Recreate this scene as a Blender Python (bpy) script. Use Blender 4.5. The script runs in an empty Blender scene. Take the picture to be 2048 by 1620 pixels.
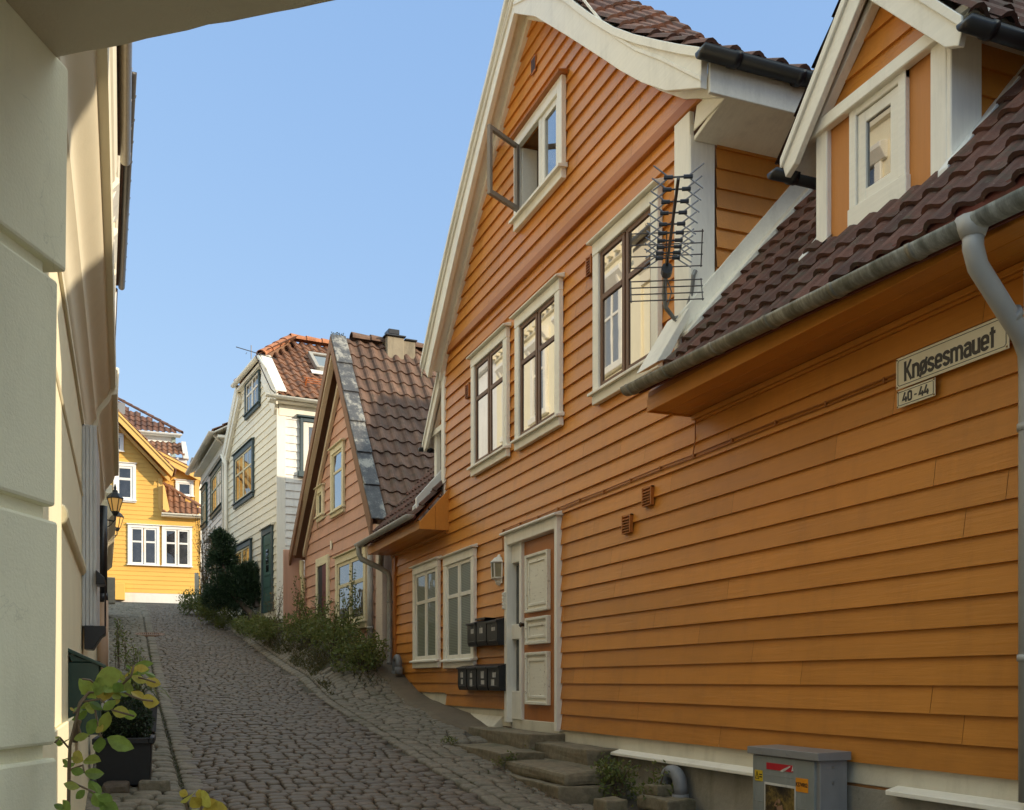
import bpy, bmesh, math, random
from mathutils import Vector, Matrix, noise
R = random.Random(7)
rad = math.radians
C = bpy.context.scene.collection
SC = bpy.context.scene

# ------------------------------------------------------------------ materials
MATS = {}
def _new(name):
    m = bpy.data.materials.new(name); m.use_nodes = True
    nt = m.node_tree; b = nt.nodes['Principled BSDF']
    return m, nt, b
def N(nt, t, **k):
    n = nt.nodes.new(t)
    for a, v in k.items(): setattr(n, a, v)
    return n
def coords(nt, scale=(1,1,1)):
    tc = N(nt, 'ShaderNodeTexCoord'); mp = N(nt, 'ShaderNodeMapping')
    mp.inputs['Scale'].default_value = scale
    nt.links.new(tc.outputs['Object'], mp.inputs['Vector']); return mp.outputs['Vector']
def noise_tex(nt, vec, scale, detail=4, rough=.6):
    n = N(nt, 'ShaderNodeTexNoise'); n.inputs['Scale'].default_value = scale
    n.inputs['Detail'].default_value = detail; n.inputs['Roughness'].default_value = rough
    nt.links.new(vec, n.inputs['Vector']); return n.outputs['Fac']
def ramp(nt, fac, stops):
    r = N(nt, 'ShaderNodeValToRGB'); e = r.color_ramp.elements
    while len(e) < len(stops): e.new(.5)
    for i, (p, c) in enumerate(stops):
        e[i].position = p; e[i].color = tuple(c) + (1,) if len(c) == 3 else c
    nt.links.new(fac, r.inputs['Fac']); return r.outputs['Color']
def mixc(nt, fac, a, b, mode='MIX'):
    m = N(nt, 'ShaderNodeMix', data_type='RGBA', blend_type=mode)
    for sock, v in ((m.inputs['Factor'], fac), (m.inputs['A'], a), (m.inputs['B'], b)):
        if isinstance(v, (int, float)): sock.default_value = v
        elif isinstance(v, tuple): sock.default_value = v + (1,) if len(v) == 3 else v
        else: nt.links.new(v, sock)
    return m.outputs['Result']
def bump(nt, b, h, strength=.3, dist=.01):
    n = N(nt, 'ShaderNodeBump'); n.inputs['Strength'].default_value = strength; n.inputs['Distance'].default_value = dist
    nt.links.new(h, n.inputs['Height']); nt.links.new(n.outputs['Normal'], b.inputs['Normal'])
def island(nt):
    return N(nt, 'ShaderNodeNewGeometry').outputs['Random Per Island']
def mul(c, k): return tuple(min(1, x*k) for x in c)

def paint(name, col, rough=.42, grain=.35, var=.12, isl=.08, wear=0, wearcol=(.25,.22,.18), gscale=1.0, axis='x', dirt=.0, foot=None):
    if name in MATS: return MATS[name]
    m, nt, b = _new(name)
    sc = (1.6, 26, 26) if axis == 'x' else (26, 26, 1.6)
    v = coords(nt, tuple(s*gscale for s in sc)); v1 = coords(nt)
    g = noise_tex(nt, v, 1.6, 6, .65); big = noise_tex(nt, v1, .9, 5, .6)
    c = ramp(nt, big, [(.25, mul(col, 1-var)), (.75, mul(col, 1+var*.7))])
    ri = N(nt, 'ShaderNodeMapRange'); nt.links.new(island(nt), ri.inputs['Value'])
    ri.inputs['To Min'].default_value = 1-isl; ri.inputs['To Max'].default_value = 1+isl*.6
    hs = N(nt, 'ShaderNodeHueSaturation'); nt.links.new(c, hs.inputs['Color']); nt.links.new(ri.outputs['Result'], hs.inputs['Value'])
    c = mixc(nt, .16, hs.outputs['Color'], ramp(nt, g, [(.35, mul(col, .72)), (.65, mul(col, 1.12))]))
    if dirt:
        d = noise_tex(nt, coords(nt, (3, 3, .7)), 1.5, 6, .7)
        dm = ramp(nt, d, [(.5, (0,0,0)), (.78, (dirt,)*3)])
        c = mixc(nt, dm, c, mul(wearcol, .8))
    if foot:            # splash dirt towards the ground: (height, fade, strength)
        tc = N(nt, 'ShaderNodeTexCoord'); sp = N(nt, 'ShaderNodeSeparateXYZ'); nt.links.new(tc.outputs['Object'], sp.inputs[0])
        mr = N(nt, 'ShaderNodeMapRange'); nt.links.new(sp.outputs['Z'], mr.inputs['Value']); mr.inputs['From Min'].default_value = foot[0]+foot[1]; mr.inputs['From Max'].default_value = foot[0]; mr.inputs['To Max'].default_value = foot[2]
        mm = N(nt, 'ShaderNodeMath', operation='MULTIPLY'); nt.links.new(mr.outputs['Result'], mm.inputs[0]); nt.links.new(ramp(nt, noise_tex(nt, coords(nt, (2,2,6)), 1.6, 6, .7), [(.3,(.25,)*3),(.7,(1,)*3)]), mm.inputs[1])
        c = mixc(nt, mm.outputs[0], c, mul(wearcol, .55))
    if wear:
        w = noise_tex(nt, coords(nt, (5, 14, 14)), 2.2, 8, .75)
        wm = ramp(nt, w, [(.62-.1*wear, (0,0,0)), (.66-.1*wear+.03, (1,1,1))])
        c = mixc(nt, wm, c, wearcol)
    nt.links.new(c, b.inputs['Base Color']); b.inputs['Roughness'].default_value = rough
    b.inputs['Specular IOR Level'].default_value = .32
    rr = ramp(nt, big, [(.2, (rough*.8,)*3), (.8, (min(1, rough*1.25),)*3)]); nt.links.new(rr, b.inputs['Roughness'])
    bump(nt, b, g, grain, .006)
    MATS[name] = m; return m

def stucco(name, col, rough=.9, scale=90, strength=.25, var=.15, stain=.25, staincol=None, crack=0):
    if name in MATS: return MATS[name]
    m, nt, b = _new(name); v = coords(nt)
    big = noise_tex(nt, v, 1.1, 6, .65); fine = noise_tex(nt, v, scale, 3, .6)
    c = ramp(nt, big, [(.25, mul(col, 1-var)), (.75, mul(col, 1+var*.4))])
    s = noise_tex(nt, coords(nt, (2.5, 2.5, .8)), 1.7, 7, .7)
    c = mixc(nt, ramp(nt, s, [(.5, (0,0,0)), (.8, (stain,)*3)]), c, staincol or mul(col, .45))
    if crack:
        vo = N(nt, 'ShaderNodeTexVoronoi', feature='DISTANCE_TO_EDGE'); vo.inputs['Scale'].default_value = 1.7
        wv = N(nt, 'ShaderNodeVectorMath', operation='ADD'); nz = N(nt, 'ShaderNodeTexNoise'); nz.inputs['Scale'].default_value = 3.5; nz.inputs['Detail'].default_value = 6; nt.links.new(v, nz.inputs['Vector']); nt.links.new(v, wv.inputs[0]); nt.links.new(nz.outputs['Color'], wv.inputs[1]); nt.links.new(wv.outputs[0], vo.inputs['Vector'])
        ck = ramp(nt, vo.outputs['Distance'], [(.0,(crack,)*3),(.006,(0,0,0))]); gate = ramp(nt, noise_tex(nt, v, 1.3, 3), [(.5,(0,0,0)),(.58,(1,1,1))])
        c = mixc(nt, mixc(nt, 1.0, ck, gate, 'MULTIPLY'), c, mul(col, .3))
    nt.links.new(c, b.inputs['Base Color']); b.inputs['Roughness'].default_value = rough
    bump(nt, b, fine, strength, .006); MATS[name] = m; return m

def tile_mat(name, lo, hi, moss=.0):
    m, nt, b = _new(name)
    c = ramp(nt, island(nt), [(0, lo), (.5, tuple((a+b_)/2 for a, b_ in zip(lo, hi))), (1, hi)])
    v = coords(nt); n1 = noise_tex(nt, v, 5, 6, .7)
    c = mixc(nt, ramp(nt, n1, [(.42, (0,0,0)), (.7, (.75,)*3)]), c, mul(lo, .42))
    n3 = noise_tex(nt, v, 38, 4, .7)
    c = mixc(nt, ramp(nt, n3, [(.62, (0,0,0)), (.7, (.35,)*3)]), c, (.38,.36,.3))
    if moss:
        n2 = noise_tex(nt, v, 7, 6, .7); c = mixc(nt, ramp(nt, n2, [(.5, (0,0,0)), (.66, (moss,)*3)]), c, (.07,.055,.035))
    nt.links.new(c, b.inputs['Base Color']); b.inputs['Roughness'].default_value = .85
    bump(nt, b, noise_tex(nt, v, 60, 4, .7), .35, .006); return m

def stone_mat(name, cols, moss=.0, rough=.8, scale=30):
    m, nt, b = _new(name); k = len(cols)-1
    c = ramp(nt, island(nt), [(i/k, q) for i, q in enumerate(cols)]); v = coords(nt)
    n1 = noise_tex(nt, v, scale, 6, .7)
    c = mixc(nt, .55, c, ramp(nt, n1, [(.3, mul(cols[0], .5)), (.7, mul(cols[-1], 1.35))]))
    if moss:
        n2 = noise_tex(nt, v, 2.2, 7, .75); c = mixc(nt, ramp(nt, n2, [(.5, (0,0,0)), (.68, (moss,)*3)]), c, (.035,.045,.015))
    nt.links.new(c, b.inputs['Base Color']); b.inputs['Roughness'].default_value = rough
    bump(nt, b, n1, .5, .008); return m

def plain(name, col, rough=.5, metal=0, var=.15, scale=12, bmp=.0):
    if name in MATS: return MATS[name]
    m, nt, b = _new(name); v = coords(nt); n = noise_tex(nt, v, scale, 5, .65)
    nt.links.new(ramp(nt, n, [(.3, mul(col, 1-var)), (.7, mul(col, 1+var))]), b.inputs['Base Color'])
    b.inputs['Roughness'].default_value = rough; b.inputs['Metallic'].default_value = metal
    if bmp: bump(nt, b, n, bmp, .005)
    MATS[name] = m; return m

def glass_mat(name, refl=.28, inner=(.02,.022,.025), stripes=None, wob=.02, tint=(1,1,1)):
    """window glass: mirror-like coat over whatever dark room, curtain or blind lies behind the pane"""
    m = bpy.data.materials.new(name); m.use_nodes = True; nt = m.node_tree; nt.nodes.clear()
    o = N(nt, 'ShaderNodeOutputMaterial'); d = N(nt, 'ShaderNodeBsdfDiffuse'); g = N(nt, 'ShaderNodeBsdfGlossy'); mx = N(nt, 'ShaderNodeMixShader')
    g.inputs['Roughness'].default_value = .015; g.inputs['Color'].default_value = tint+(1,)
    v = coords(nt)
    if stripes == 'blind':
        w = N(nt, 'ShaderNodeTexWave', wave_type='BANDS', bands_direction='Z'); w.inputs['Scale'].default_value = 14; w.inputs['Distortion'].default_value = .2
        nt.links.new(v, w.inputs['Vector']); c = ramp(nt, w.outputs['Fac'], [(.05, mul(inner, .5)), (.45, inner)])
    elif stripes == 'curtain':
        w = N(nt, 'ShaderNodeTexWave', wave_type='BANDS', bands_direction='X'); w.inputs['Scale'].default_value = 7; w.inputs['Distortion'].default_value = 1.5
        nt.links.new(v, w.inputs['Vector']); c = ramp(nt, w.outputs['Fac'], [(.1, mul(inner, .5)), (.9, inner)])
    else:
        c = ramp(nt, noise_tex(nt, v, 2.5, 3), [(.35, mul(inner, .4)), (.7, mul(inner, 1.6))])
    nt.links.new(c, d.inputs['Color'])
    lw = N(nt, 'ShaderNodeLayerWeight'); lw.inputs['Blend'].default_value = .35
    mr = N(nt, 'ShaderNodeMapRange'); nt.links.new(lw.outputs['Fresnel'], mr.inputs['Value'])
    mr.inputs['To Min'].default_value = refl*.75; mr.inputs['To Max'].default_value = min(1, refl*1.5)
    nt.links.new(mr.outputs['Result'], mx.inputs[0])
    bp = N(nt, 'ShaderNodeBump'); bp.inputs['Strength'].default_value = wob; bp.inputs['Distance'].default_value = .05
    nt.links.new(noise_tex(nt, v, 2.2, 2), bp.inputs['Height']); nt.links.new(bp.outputs['Normal'], g.inputs['Normal'])
    nt.links.new(d.outputs[0], mx.inputs[1]); nt.links.new(g.outputs[0], mx.inputs[2]); nt.links.new(mx.outputs[0], o.inputs['Surface'])
    return m

def leaf_mat(name, cols, trans=.45, rough=.45):
    m, nt, b = _new(name); k = max(1, len(cols)-1)
    c = ramp(nt, island(nt), [(i/k, q) for i, q in enumerate(cols)]); n_ = noise_tex(nt, coords(nt), 55, 4, .7)
    c = mixc(nt, .45, c, ramp(nt, n_, [(.35, mul(cols[0], .55)), (.65, mul(cols[-1], 1.15))]))
    nt.links.new(c, b.inputs['Base Color']); b.inputs['Roughness'].default_value = rough
    t = N(nt, 'ShaderNodeBsdfTranslucent'); nt.links.new(c, t.inputs['Color'])
    mx = N(nt, 'ShaderNodeMixShader'); mx.inputs[0].default_value = trans
    o = nt.nodes['Material Output']; nt.links.new(b.outputs[0], mx.inputs[1]); nt.links.new(t.outputs[0], mx.inputs[2]); nt.links.new(mx.outputs[0], o.inputs['Surface'])
    return m

def emis(name, col, s):
    m, nt, b = _new(name); b.inputs['Base Color'].default_value = col+(1,); b.inputs['Emission Color'].default_value = col+(1,); b.inputs['Emission Strength'].default_value = s; return m

# ------------------------------------------------------------------ mesh builder
class MB:
    def __init__(s): s.v = []; s.f = []; s.mi = []; s.m = 0
    def add(s, vs, fs):
        o = len(s.v); s.v += [tuple(p) for p in vs]
        for f in fs: s.f.append(tuple(o+i for i in f)); s.mi.append(s.m)
        return s
    def box(s, x0, x1, y0, y1, z0, z1):
        if x0 > x1: x0, x1 = x1, x0
        if y0 > y1: y0, y1 = y1, y0
        if z0 > z1: z0, z1 = z1, z0
        return s.add([(x0,y0,z0),(x1,y0,z0),(x1,y1,z0),(x0,y1,z0),(x0,y0,z1),(x1,y0,z1),(x1,y1,z1),(x0,y1,z1)],
                     [(0,3,2,1),(4,5,6,7),(0,1,5,4),(1,2,6,5),(2,3,7,6),(3,0,4,7)])
    def quad(s, *p): return s.add(p, [tuple(range(len(p)))])
    def prism(s, poly, d0, d1, axis='y'):
        n = len(poly)
        def mk(p, d): return (p[0], d, p[1]) if axis == 'y' else ((d, p[0], p[1]) if axis == 'x' else (p[0], p[1], d))
        vs = [mk(p, d0) for p in poly] + [mk(p, d1) for p in poly]
        fs = [tuple(range(n)), tuple(range(2*n-1, n-1, -1))] + [(i, i+n, (i+1) % n+n, (i+1) % n) for i in range(n)]
        return s.add(vs, fs)
    def ribbon(s, top, low, y0, y1):
        """board cut to a curve: top and low are lists of (x, z)"""
        n = len(top)
        for i in range(n-1):
            vs = [(p[0], y, p[1]) for y in (y0, y1) for p in (low[i], low[i+1], top[i+1], top[i])]
            fs = [(0,1,2,3),(7,6,5,4),(3,2,6,7),(1,0,4,5)]
            if i == 0: fs.append((0,3,7,4))
            if i == n-2: fs.append((2,1,5,6))
            s.add(vs, fs)
        return s
    def tube(s, pts, r, n=8, cap=True):
        pts = [Vector(p) for p in pts]; rs = r if isinstance(r, (list, tuple)) else [r]*len(pts)
        vs = []; up0 = None
        for i, p in enumerate(pts):
            t = (pts[min(i+1, len(pts)-1)] - pts[max(i-1, 0)]).normalized()
            if up0 is None: up0 = t.orthogonal().normalized()
            up0 = (up0 - t*up0.dot(t)).normalized() if (up0 - t*up0.dot(t)).length > 1e-5 else t.orthogonal().normalized()
            b = t.cross(up0)
            for k in range(n):
                a = 2*math.pi*k/n; vs.append(p + (up0*math.cos(a)+b*math.sin(a))*rs[i])
        fs = [(i*n+k, i*n+(k+1) % n, (i+1)*n+(k+1) % n, (i+1)*n+k) for i in range(len(pts)-1) for k in range(n)]
        if cap: fs += [tuple(range(n-1, -1, -1)), tuple((len(pts)-1)*n+k for k in range(n))]
        return s.add(vs, fs)
    def half(s, a, b, r, n=8, th=.006, ang0=180, ang1=360):
        """open half-round gutter from a to b"""
        a, b = Vector(a), Vector(b); t = (b-a).normalized(); side = t.cross(Vector((0,0,1))).normalized()
        ring = []
        for rr in (r, r-th):
            for k in range(n+1):
                q = rad(ang0+(ang1-ang0)*k/n); ring.append(side*math.cos(q)*rr + Vector((0,0,1))*math.sin(q)*rr)
        m = len(ring); vs = [a+q for q in ring]+[b+q for q in ring]; fs = []
        for k in range(n): fs += [(k, k+1, m+k+1, m+k), (n+1+k+1, n+1+k, m+n+1+k, m+n+2+k)]
        fs += [(0, m, m+n+1, n+1), (n, 2*n+1, m+2*n+1, m+n)]
        fs += [tuple(range(n+1))[::-1], tuple(m+k for k in range(n+1))]
        return s.add(vs, fs)
    def lathe(s, prof, c=(0,0,0), n=12, axis='z'):
        vs = []
        for r, h in prof:
            for k in range(n):
                a = 2*math.pi*k/n; x, y = r*math.cos(a), r*math.sin(a)
                vs.append((c[0]+x, c[1]+y, c[2]+h) if axis == 'z' else (c[0]+x, c[1]+h, c[2]+y))
        fs = [(i*n+k, i*n+(k+1) % n, (i+1)*n+(k+1) % n, (i+1)*n+k) for i in range(len(prof)-1) for k in range(n)]
        fs += [tuple(range(n-1, -1, -1)), tuple((len(prof)-1)*n+k for k in range(n))]
        return s.add(vs, fs)
    def xf(s, M, start=0):
        for i in range(start, len(s.v)): s.v[i] = tuple(M @ Vector(s.v[i]))
        return s
    def build(s, name, mats, parent=None, smooth=False, bevel=0, label=None, segs=1, sharp=None):
        oz = ROOTZ.get(parent.name, 0) if parent else 0
        me = bpy.data.meshes.new(name)
        me.from_pydata([(x, y, z-oz) for x, y, z in s.v], [], s.f)
        if not isinstance(mats, (list, tuple)): mats = [mats]
        for q in mats: me.materials.append(q)
        if len(mats) > 1: me.polygons.foreach_set('material_index', s.mi)
        if smooth: me.polygons.foreach_set('use_smooth', [True]*len(me.polygons))
        me.validate(); me.update()
        if sharp:
            me.polygons.foreach_set('use_smooth', [True]*len(me.polygons)); me.set_sharp_from_angle(angle=rad(sharp))
        o = bpy.data.objects.new(name, me); C.objects.link(o)
        if parent:
            o.parent = parent; ROOTZ[o.name] = oz
        if bevel:
            b = o.modifiers.new('edge', 'BEVEL'); b.width = bevel; b.segments = segs; b.limit_method = 'ANGLE'; b.angle_limit = rad(40)
        if label: o['label'] = label
        return o
ROOTZ = {}

def tag(o, label=None, cat=None, group=None, kind=None):
    if label: o['label'] = label
    if cat: o['category'] = cat
    if group: o['group'] = group
    if kind: o['kind'] = kind
    return o
def thing(name, label, cat, loc, phi=0, group=None):
    """Empty at the base; its parts are given with heights measured from eye level (z = 0)"""
    o = bpy.data.objects.new(name, None); C.objects.link(o); o.location = loc; o.rotation_euler = (0, 0, rad(phi))
    o.empty_display_size = .2; ROOTZ[o.name] = loc[2]
    return tag(o, label, cat, group)
def local(name, label, cat, loc, phi=0, group=None):
    """Empty whose parts are given with heights measured from the Empty itself"""
    o = thing(name, label, cat, loc, phi, group); ROOTZ[o.name] = 0; return o

# ------------------------------------------------------------------ ground shape (eye level is z = 0)
PR = [(-30,-4.2),(-10,-2.45),(0,-1.6),(8,-.93),(16,-.25),(20,.28),(25,.98),(30,1.72),(33,2.16),(37,2.66),(41,3.05),(46,3.42),(70,4.4)]
def sm(a, b, x):
    t = max(0, min(1, (x-a)/(b-a))); return t*t*(3-2*t)
def prof(y):
    def lin(q):
        for (a, za), (b, zb) in zip(PR, PR[1:]):
            if q <= b: return za+(zb-za)*(q-a)/(b-a)
        return PR[-1][1]
    return (lin(y-1)+lin(y-.5)+lin(y)+lin(y+.5)+lin(y+1))/5
def gz(x, y):
    z = prof(y)
    k = sm(14.5, 18, y)*(1-sm(27, 33, y))
    z += k*.52*sm(2.75-.03*max(0, y-20), 3.95-.06*max(0, y-20), x)
    z += .05*sm(3.0, 4.3, x)*(1-k)*sm(10.5,13,y)-.03*sm(2.9,3.5,x)*(1-sm(10.5,13,y))
    z -= .05*sm(3.1, 3.6, x)*(1-sm(8.6, 9.6, y))
    z -= .03*math.exp(-((x-.62)/.22)**2)*(1-sm(27, 30, y))
    return z

# ------------------------------------------------------------------ clapboard siding
def siding(mb, prf, holes=(), z0=0, h=.165, proud=.02, base=.004, joints=True, seed=1):
    rr = random.Random(seed)
    bk = sorted(set(p[0] for p in prf)); zmin, zmax = bk[0], bk[-1]
    def xr(z, side):
        for a, b in zip(prf, prf[1:]):
            if b[0]-a[0] < 1e-6: continue
            if (side > 0 and a[0]-1e-6 <= z < b[0]-1e-6) or (side < 0 and a[0]+1e-6 < z <= b[0]+1e-6):
                t = (z-a[0])/(b[0]-a[0]); return (a[1]+(b[1]-a[1])*t, a[2]+(b[2]-a[2])*t)
        return (prf[-1][1], prf[-1][2])
    k = math.floor((zmin-z0)/h); 
    while z0+k*h < zmax:
        zb, zt = z0+k*h, z0+(k+1)*h; k += 1
        hh = list(holes)
        if joints:
            x = prf[0][1]+rr.uniform(.6, 3.5)
            while x < prf[0][2]: hh.append((x-.0018, x+.0018, zb, zt)); x += rr.uniform(2.4, 4.6)
        cuts = sorted(set(round(z, 5) for z in [max(zb, zmin), min(zt, zmax)] + [q for H in hh for q in (H[2], H[3]) if zb < q < zt] + [q for q in bk if zb < q < zt] if zmin-1e-6 <= z <= zmax+1e-6))
        jit = rr.uniform(-.002, .002); vd = {}; vs = []; fs = []
        def V(x, z, y=None):
            y = -base-(proud+jit)*(1-(z-zb)/h) if y is None else y
            q = (round(x, 4), round(y, 5), round(z, 4))
            if q not in vd: vd[q] = len(vs); vs.append(q)
            return vd[q]
        for a, b in zip(cuts, cuts[1:]):
            if b-a < 1e-4: continue
            A, B = xr(a, 1), xr(b, -1); iv = [(A[0], A[1], B[0], B[1])]
            for H in hh:
                if H[2] <= a+1e-5 and H[3] >= b-1e-5:
                    out = []
                    for (al, ar, bl, br) in iv:
                        if H[1] <= min(al, bl) or H[0] >= max(ar, br): out.append((al, ar, bl, br)); continue
                        if H[0] > max(al, bl): out.append((al, H[0], bl, H[0]))
                        if H[1] < min(ar, br): out.append((H[1], ar, H[1], br))
                    iv = out
            for (al, ar, bl, br) in iv:
                if ar-al < 1e-4 and br-bl < 1e-4: continue
                if br-bl < 1e-4: fs.append((V(al, a), V(ar, a), V(bl, b)))
                else: fs.append((V(al, a), V(ar, a), V(br, b), V(bl, b)))
                if abs(a-zb) < 1e-4: fs.append((V(al, a, .004), V(ar, a, .004), V(ar, a), V(al, a)))
        mb.add(vs, fs)
    return mb

# ------------------------------------------------------------------ pantile roofs
PAN = [(0, .0), (.12, .030), (.28, .043), (.44, .030), (.58, .004), (.72, -.012), (.88, -.010), (1.0, .0)]
def pantiles(mb, O, U, Hd, path, width, tw=.215, th=.34, clip=None, seed=3, amp=1.0):
    """rows of single pantiles. O: eave corner, U: unit along the eave, Hd: horizontal unit up the slope, path: (h, z) from eave to ridge"""
    rr = random.Random(seed); O, U, Hd = Vector(O), Vector(U), Vector(Hd); Z = Vector((0,0,1))
    seg = [(math.hypot(b[0]-a[0], b[1]-a[1]), a, b) for a, b in zip(path, path[1:])]; L = sum(q[0] for q in seg)
    def at(v):
        v0 = v
        for i, (l, a, b) in enumerate(seg):
            if v <= l or i == len(seg)-1:
                t = v/l; d = (Hd*(b[0]-a[0])+Z*(b[1]-a[1])).normalized()
                n = (Z*(b[0]-a[0])-Hd*(b[1]-a[1])).normalized()
                return O+Hd*(a[0]+(b[0]-a[0])*t)+Z*(a[1]+(b[1]-a[1])*t), n
            v -= l
    nu = int(round(width/tw)); tw = width/nu; nv = int(math.ceil(L/th))
    flip = U.cross(Hd).z < 0
    for j in range(nv):
        for i in range(nu):
            v0, v1 = j*th, min((j+1)*th+.06, L); u0 = i*tw
            if clip and not clip(u0+tw/2, (v0+v1)/2): continue
            dv = rr.uniform(-.012, .012); dn = rr.uniform(0, .008); du = rr.uniform(-.005, .005)
            p0, n0 = at(max(0, v0+dv)); p1, n1 = at(v1); vs = []
            for s, hgt in PAN: vs.append(p0+U*(u0+s*tw*1.04+du)+n0*(.045+dn+hgt*amp))
            for s, hgt in PAN: vs.append(p1+U*(u0+s*tw*1.04)+n1*(.012+hgt*amp))
            for s, hgt in PAN: vs.append(p0+U*(u0+s*tw*1.04+du)+n0*(.045+dn+hgt*amp-.028))
            m = len(PAN); fs = []
            for k in range(m-1): fs += [(k, k+1, m+k+1, m+k), (2*m+k, 2*m+k+1, k+1, k)]
            if flip: fs = [f[::-1] for f in fs]
            mb.add(vs, fs)
    return mb
def ridge_caps(mb, a, b, r=.11, l=.38, seed=5):
    rr = random.Random(seed); a, b = Vector(a), Vector(b); d = (b-a); n = max(1, int(d.length/l)); t = d.normalized(); s = t.cross(Vector((0,0,1))).normalized(); up = s.cross(t)
    for i in range(n):
        p, q = a+d*(i/n), a+d*((i+1.12)/n); r0, r1 = r*1.14*rr.uniform(.96, 1.04), r*.9; vs = []
        for c, q_ in ((p, r0), (q, r1), (p, r0-.02)):
            for k in range(9):
                g = rad(-10+200*k/8); vs.append(c+s*math.cos(g)*q_+up*(math.sin(g)*q_*.85-.03))
        fs = []
        for k in range(8): fs += [(k, k+1, 9+k+1, 9+k), (18+k, 18+k+1, k+1, k)]
        mb.add(vs, fs)
    return mb

# ------------------------------------------------------------------ windows
def window(root, x0, x1, z0, z1, casing, sashm, glass, tw=.13, y=-.02, cols=2, rows=((0,.64),(.64,1)), fr=.05, mull=.06, sub=0, hood=True, sill=True, hoodm=None, name='window', apron=.1, out=.055, label=None):
    """cased window lying on the wall face: casing > sash (mullion, transom), pane, sill"""
    mb = MB(); yo = y-out
    mb.box(x0, x0+tw, y, yo, z0, z1-tw); mb.box(x1-tw, x1, y, yo, z0, z1-tw); mb.box(x0, x1, y, yo-.004, z1-tw, z1)
    if sill and apron: mb.box(x0-.005, x1+.005, y, yo-.003, z0-apron, z0)
    w = mb.build(name, casing, root, bevel=.006, label=label)
    if hood:
        hb = MB(); hb.prism([(y, z1+.002), (yo-.05, z1+.002), (yo-.055, z1+.02), (y, z1+.055)], x0-.04, x1+.04, 'x')
        hb.build('hood', hoodm or casing, w, bevel=.004)
    if sill:
        sb = MB(); sb.prism([(y, z0+.002), (yo-.045, z0-.012), (yo-.045, z0+.016), (y, z0+.045)], x0-.03, x1+.03, 'x')
        sb.build('sill', casing, w, bevel=.004)
    X0, X1, Z0, Z1 = x0+tw, x1-tw, z0+.03, z1-tw
    ys0, ys1 = y+.002, y-out*.55
    sh = MB(); W = (X1-X0)/cols; pn = MB(); yg = y-.017
    for c in range(cols):
        a, b = X0+c*W, X0+(c+1)*W
        if c: a += mull*.25
        if c < cols-1: b -= mull*.25
        zz = Z0; H = Z1-Z0
        sh.box(a, a+fr, ys0, ys1, Z0, Z1); sh.box(b-fr, b, ys0, ys1, Z0, Z1)
        sh.box(a+fr, b-fr, ys0, ys1-.002, Z0, Z0+fr*1.2); sh.box(a+fr, b-fr, ys0, ys1-.002, Z1-fr, Z1)
        for r0, r1 in rows[:-1]:
            t = Z0+H*r1; sh.box(a+fr, b-fr, ys0, ys1-.003, t-fr*.55, t+fr*.55)
        if sub:
            for r0, r1 in rows:
                q0, q1 = Z0+H*r0, Z0+H*r1
                for k in range(1, sub): sh.box(a+fr+(b-a-2*fr)*k/sub-.011, a+fr+(b-a-2*fr)*k/sub+.011, ys0, ys1+.006, q0+fr*.5, q1-fr*.5)
        tl = yg+R.uniform(-.003, .003)
        for r0, r1 in rows:
            q0, q1 = Z0+H*r0, Z0+H*r1
            pn.quad((a+.01, yg, q0+.01), (b-.01, yg, q0+.01), (b-.01, tl, q1-.01), (a+.01, tl, q1-.01))
    sh.build('sash', sashm, w, bevel=.004); pn.build('pane', glass, w)
    return w

# ------------------------------------------------------------------ foliage
def leaf_quad(mb, c, d, n, l, w, fold=.15):
    d = d.normalized(); s = d.cross(n)
    if s.length < 1e-4: s = d.orthogonal()
    s.normalize(); n = s.cross(d)
    mb.add([c, c+d*l*.45+s*w*.5+n*w*fold, c+d*l, c+d*l*.45-s*w*.5+n*w*fold], [(0,1,2,3)])
def rv(rr): 
    while 1:
        v = Vector((rr.uniform(-1,1), rr.uniform(-1,1), rr.uniform(-1,1)))
        if .05 < v.length < 1: return v.normalized()
def clump(mb, c, r, n, l, w, rr, shell=.5, up=.3, squash=1):
    for _ in range(n):
        d = rv(rr); q = c+Vector((d.x*r, d.y*r, d.z*r*squash))*(shell+(1-shell)*rr.random()**.5)
        leaf_quad(mb, q, (d+rv(rr)*.9+Vector((0,0,up))), rv(rr), l*rr.uniform(.6, 1.3), w*rr.uniform(.6, 1.3))
# ------------------------------------------------------------------ shared materials
ORANGE = (.59, .232, .037)
m_or = paint('orange_clapboard', ORANGE, rough=.36, grain=.5, var=.16, isl=.12, dirt=.3, wearcol=(.33,.13,.035), foot=(.5, .9, .38))
m_ord = paint('orange_trim', (.42, .145, .03), rough=.4, grain=.3, isl=.02)
m_orv = paint('orange_board_upright', (.54, .22, .055), rough=.42, grain=.35, axis='z')
m_wh = paint('white_trim', (.85, .81, .70), rough=.45, grain=.2, var=.08, isl=.04, dirt=.28, wearcol=(.4,.37,.3))
m_whv = paint('white_trim_upright', (.85, .81, .71), rough=.45, grain=.2, var=.08, isl=.04, axis='z', dirt=.28, wearcol=(.4,.37,.3))
m_br = paint('brown_window_wood', (.16, .085, .05), rough=.45, grain=.3, var=.15)
m_tile_dk = tile_mat('dark_red_roof_tile', (.080,.034,.023), (.15,.060,.038), moss=.85)
m_tile_rd = tile_mat('red_brown_roof_tile', (.115,.050,.034), (.20,.088,.055), moss=.5)
m_tile_or = tile_mat('orange_roof_tile', (.19,.082,.043), (.30,.138,.072), moss=.4)
m_tile_pk = tile_mat('weathered_brown_roof_tile', (.125,.070,.048), (.21,.12,.08), moss=.6)
m_blk = plain('black_gutter_plastic', (.012,.013,.016), rough=.35)
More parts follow.
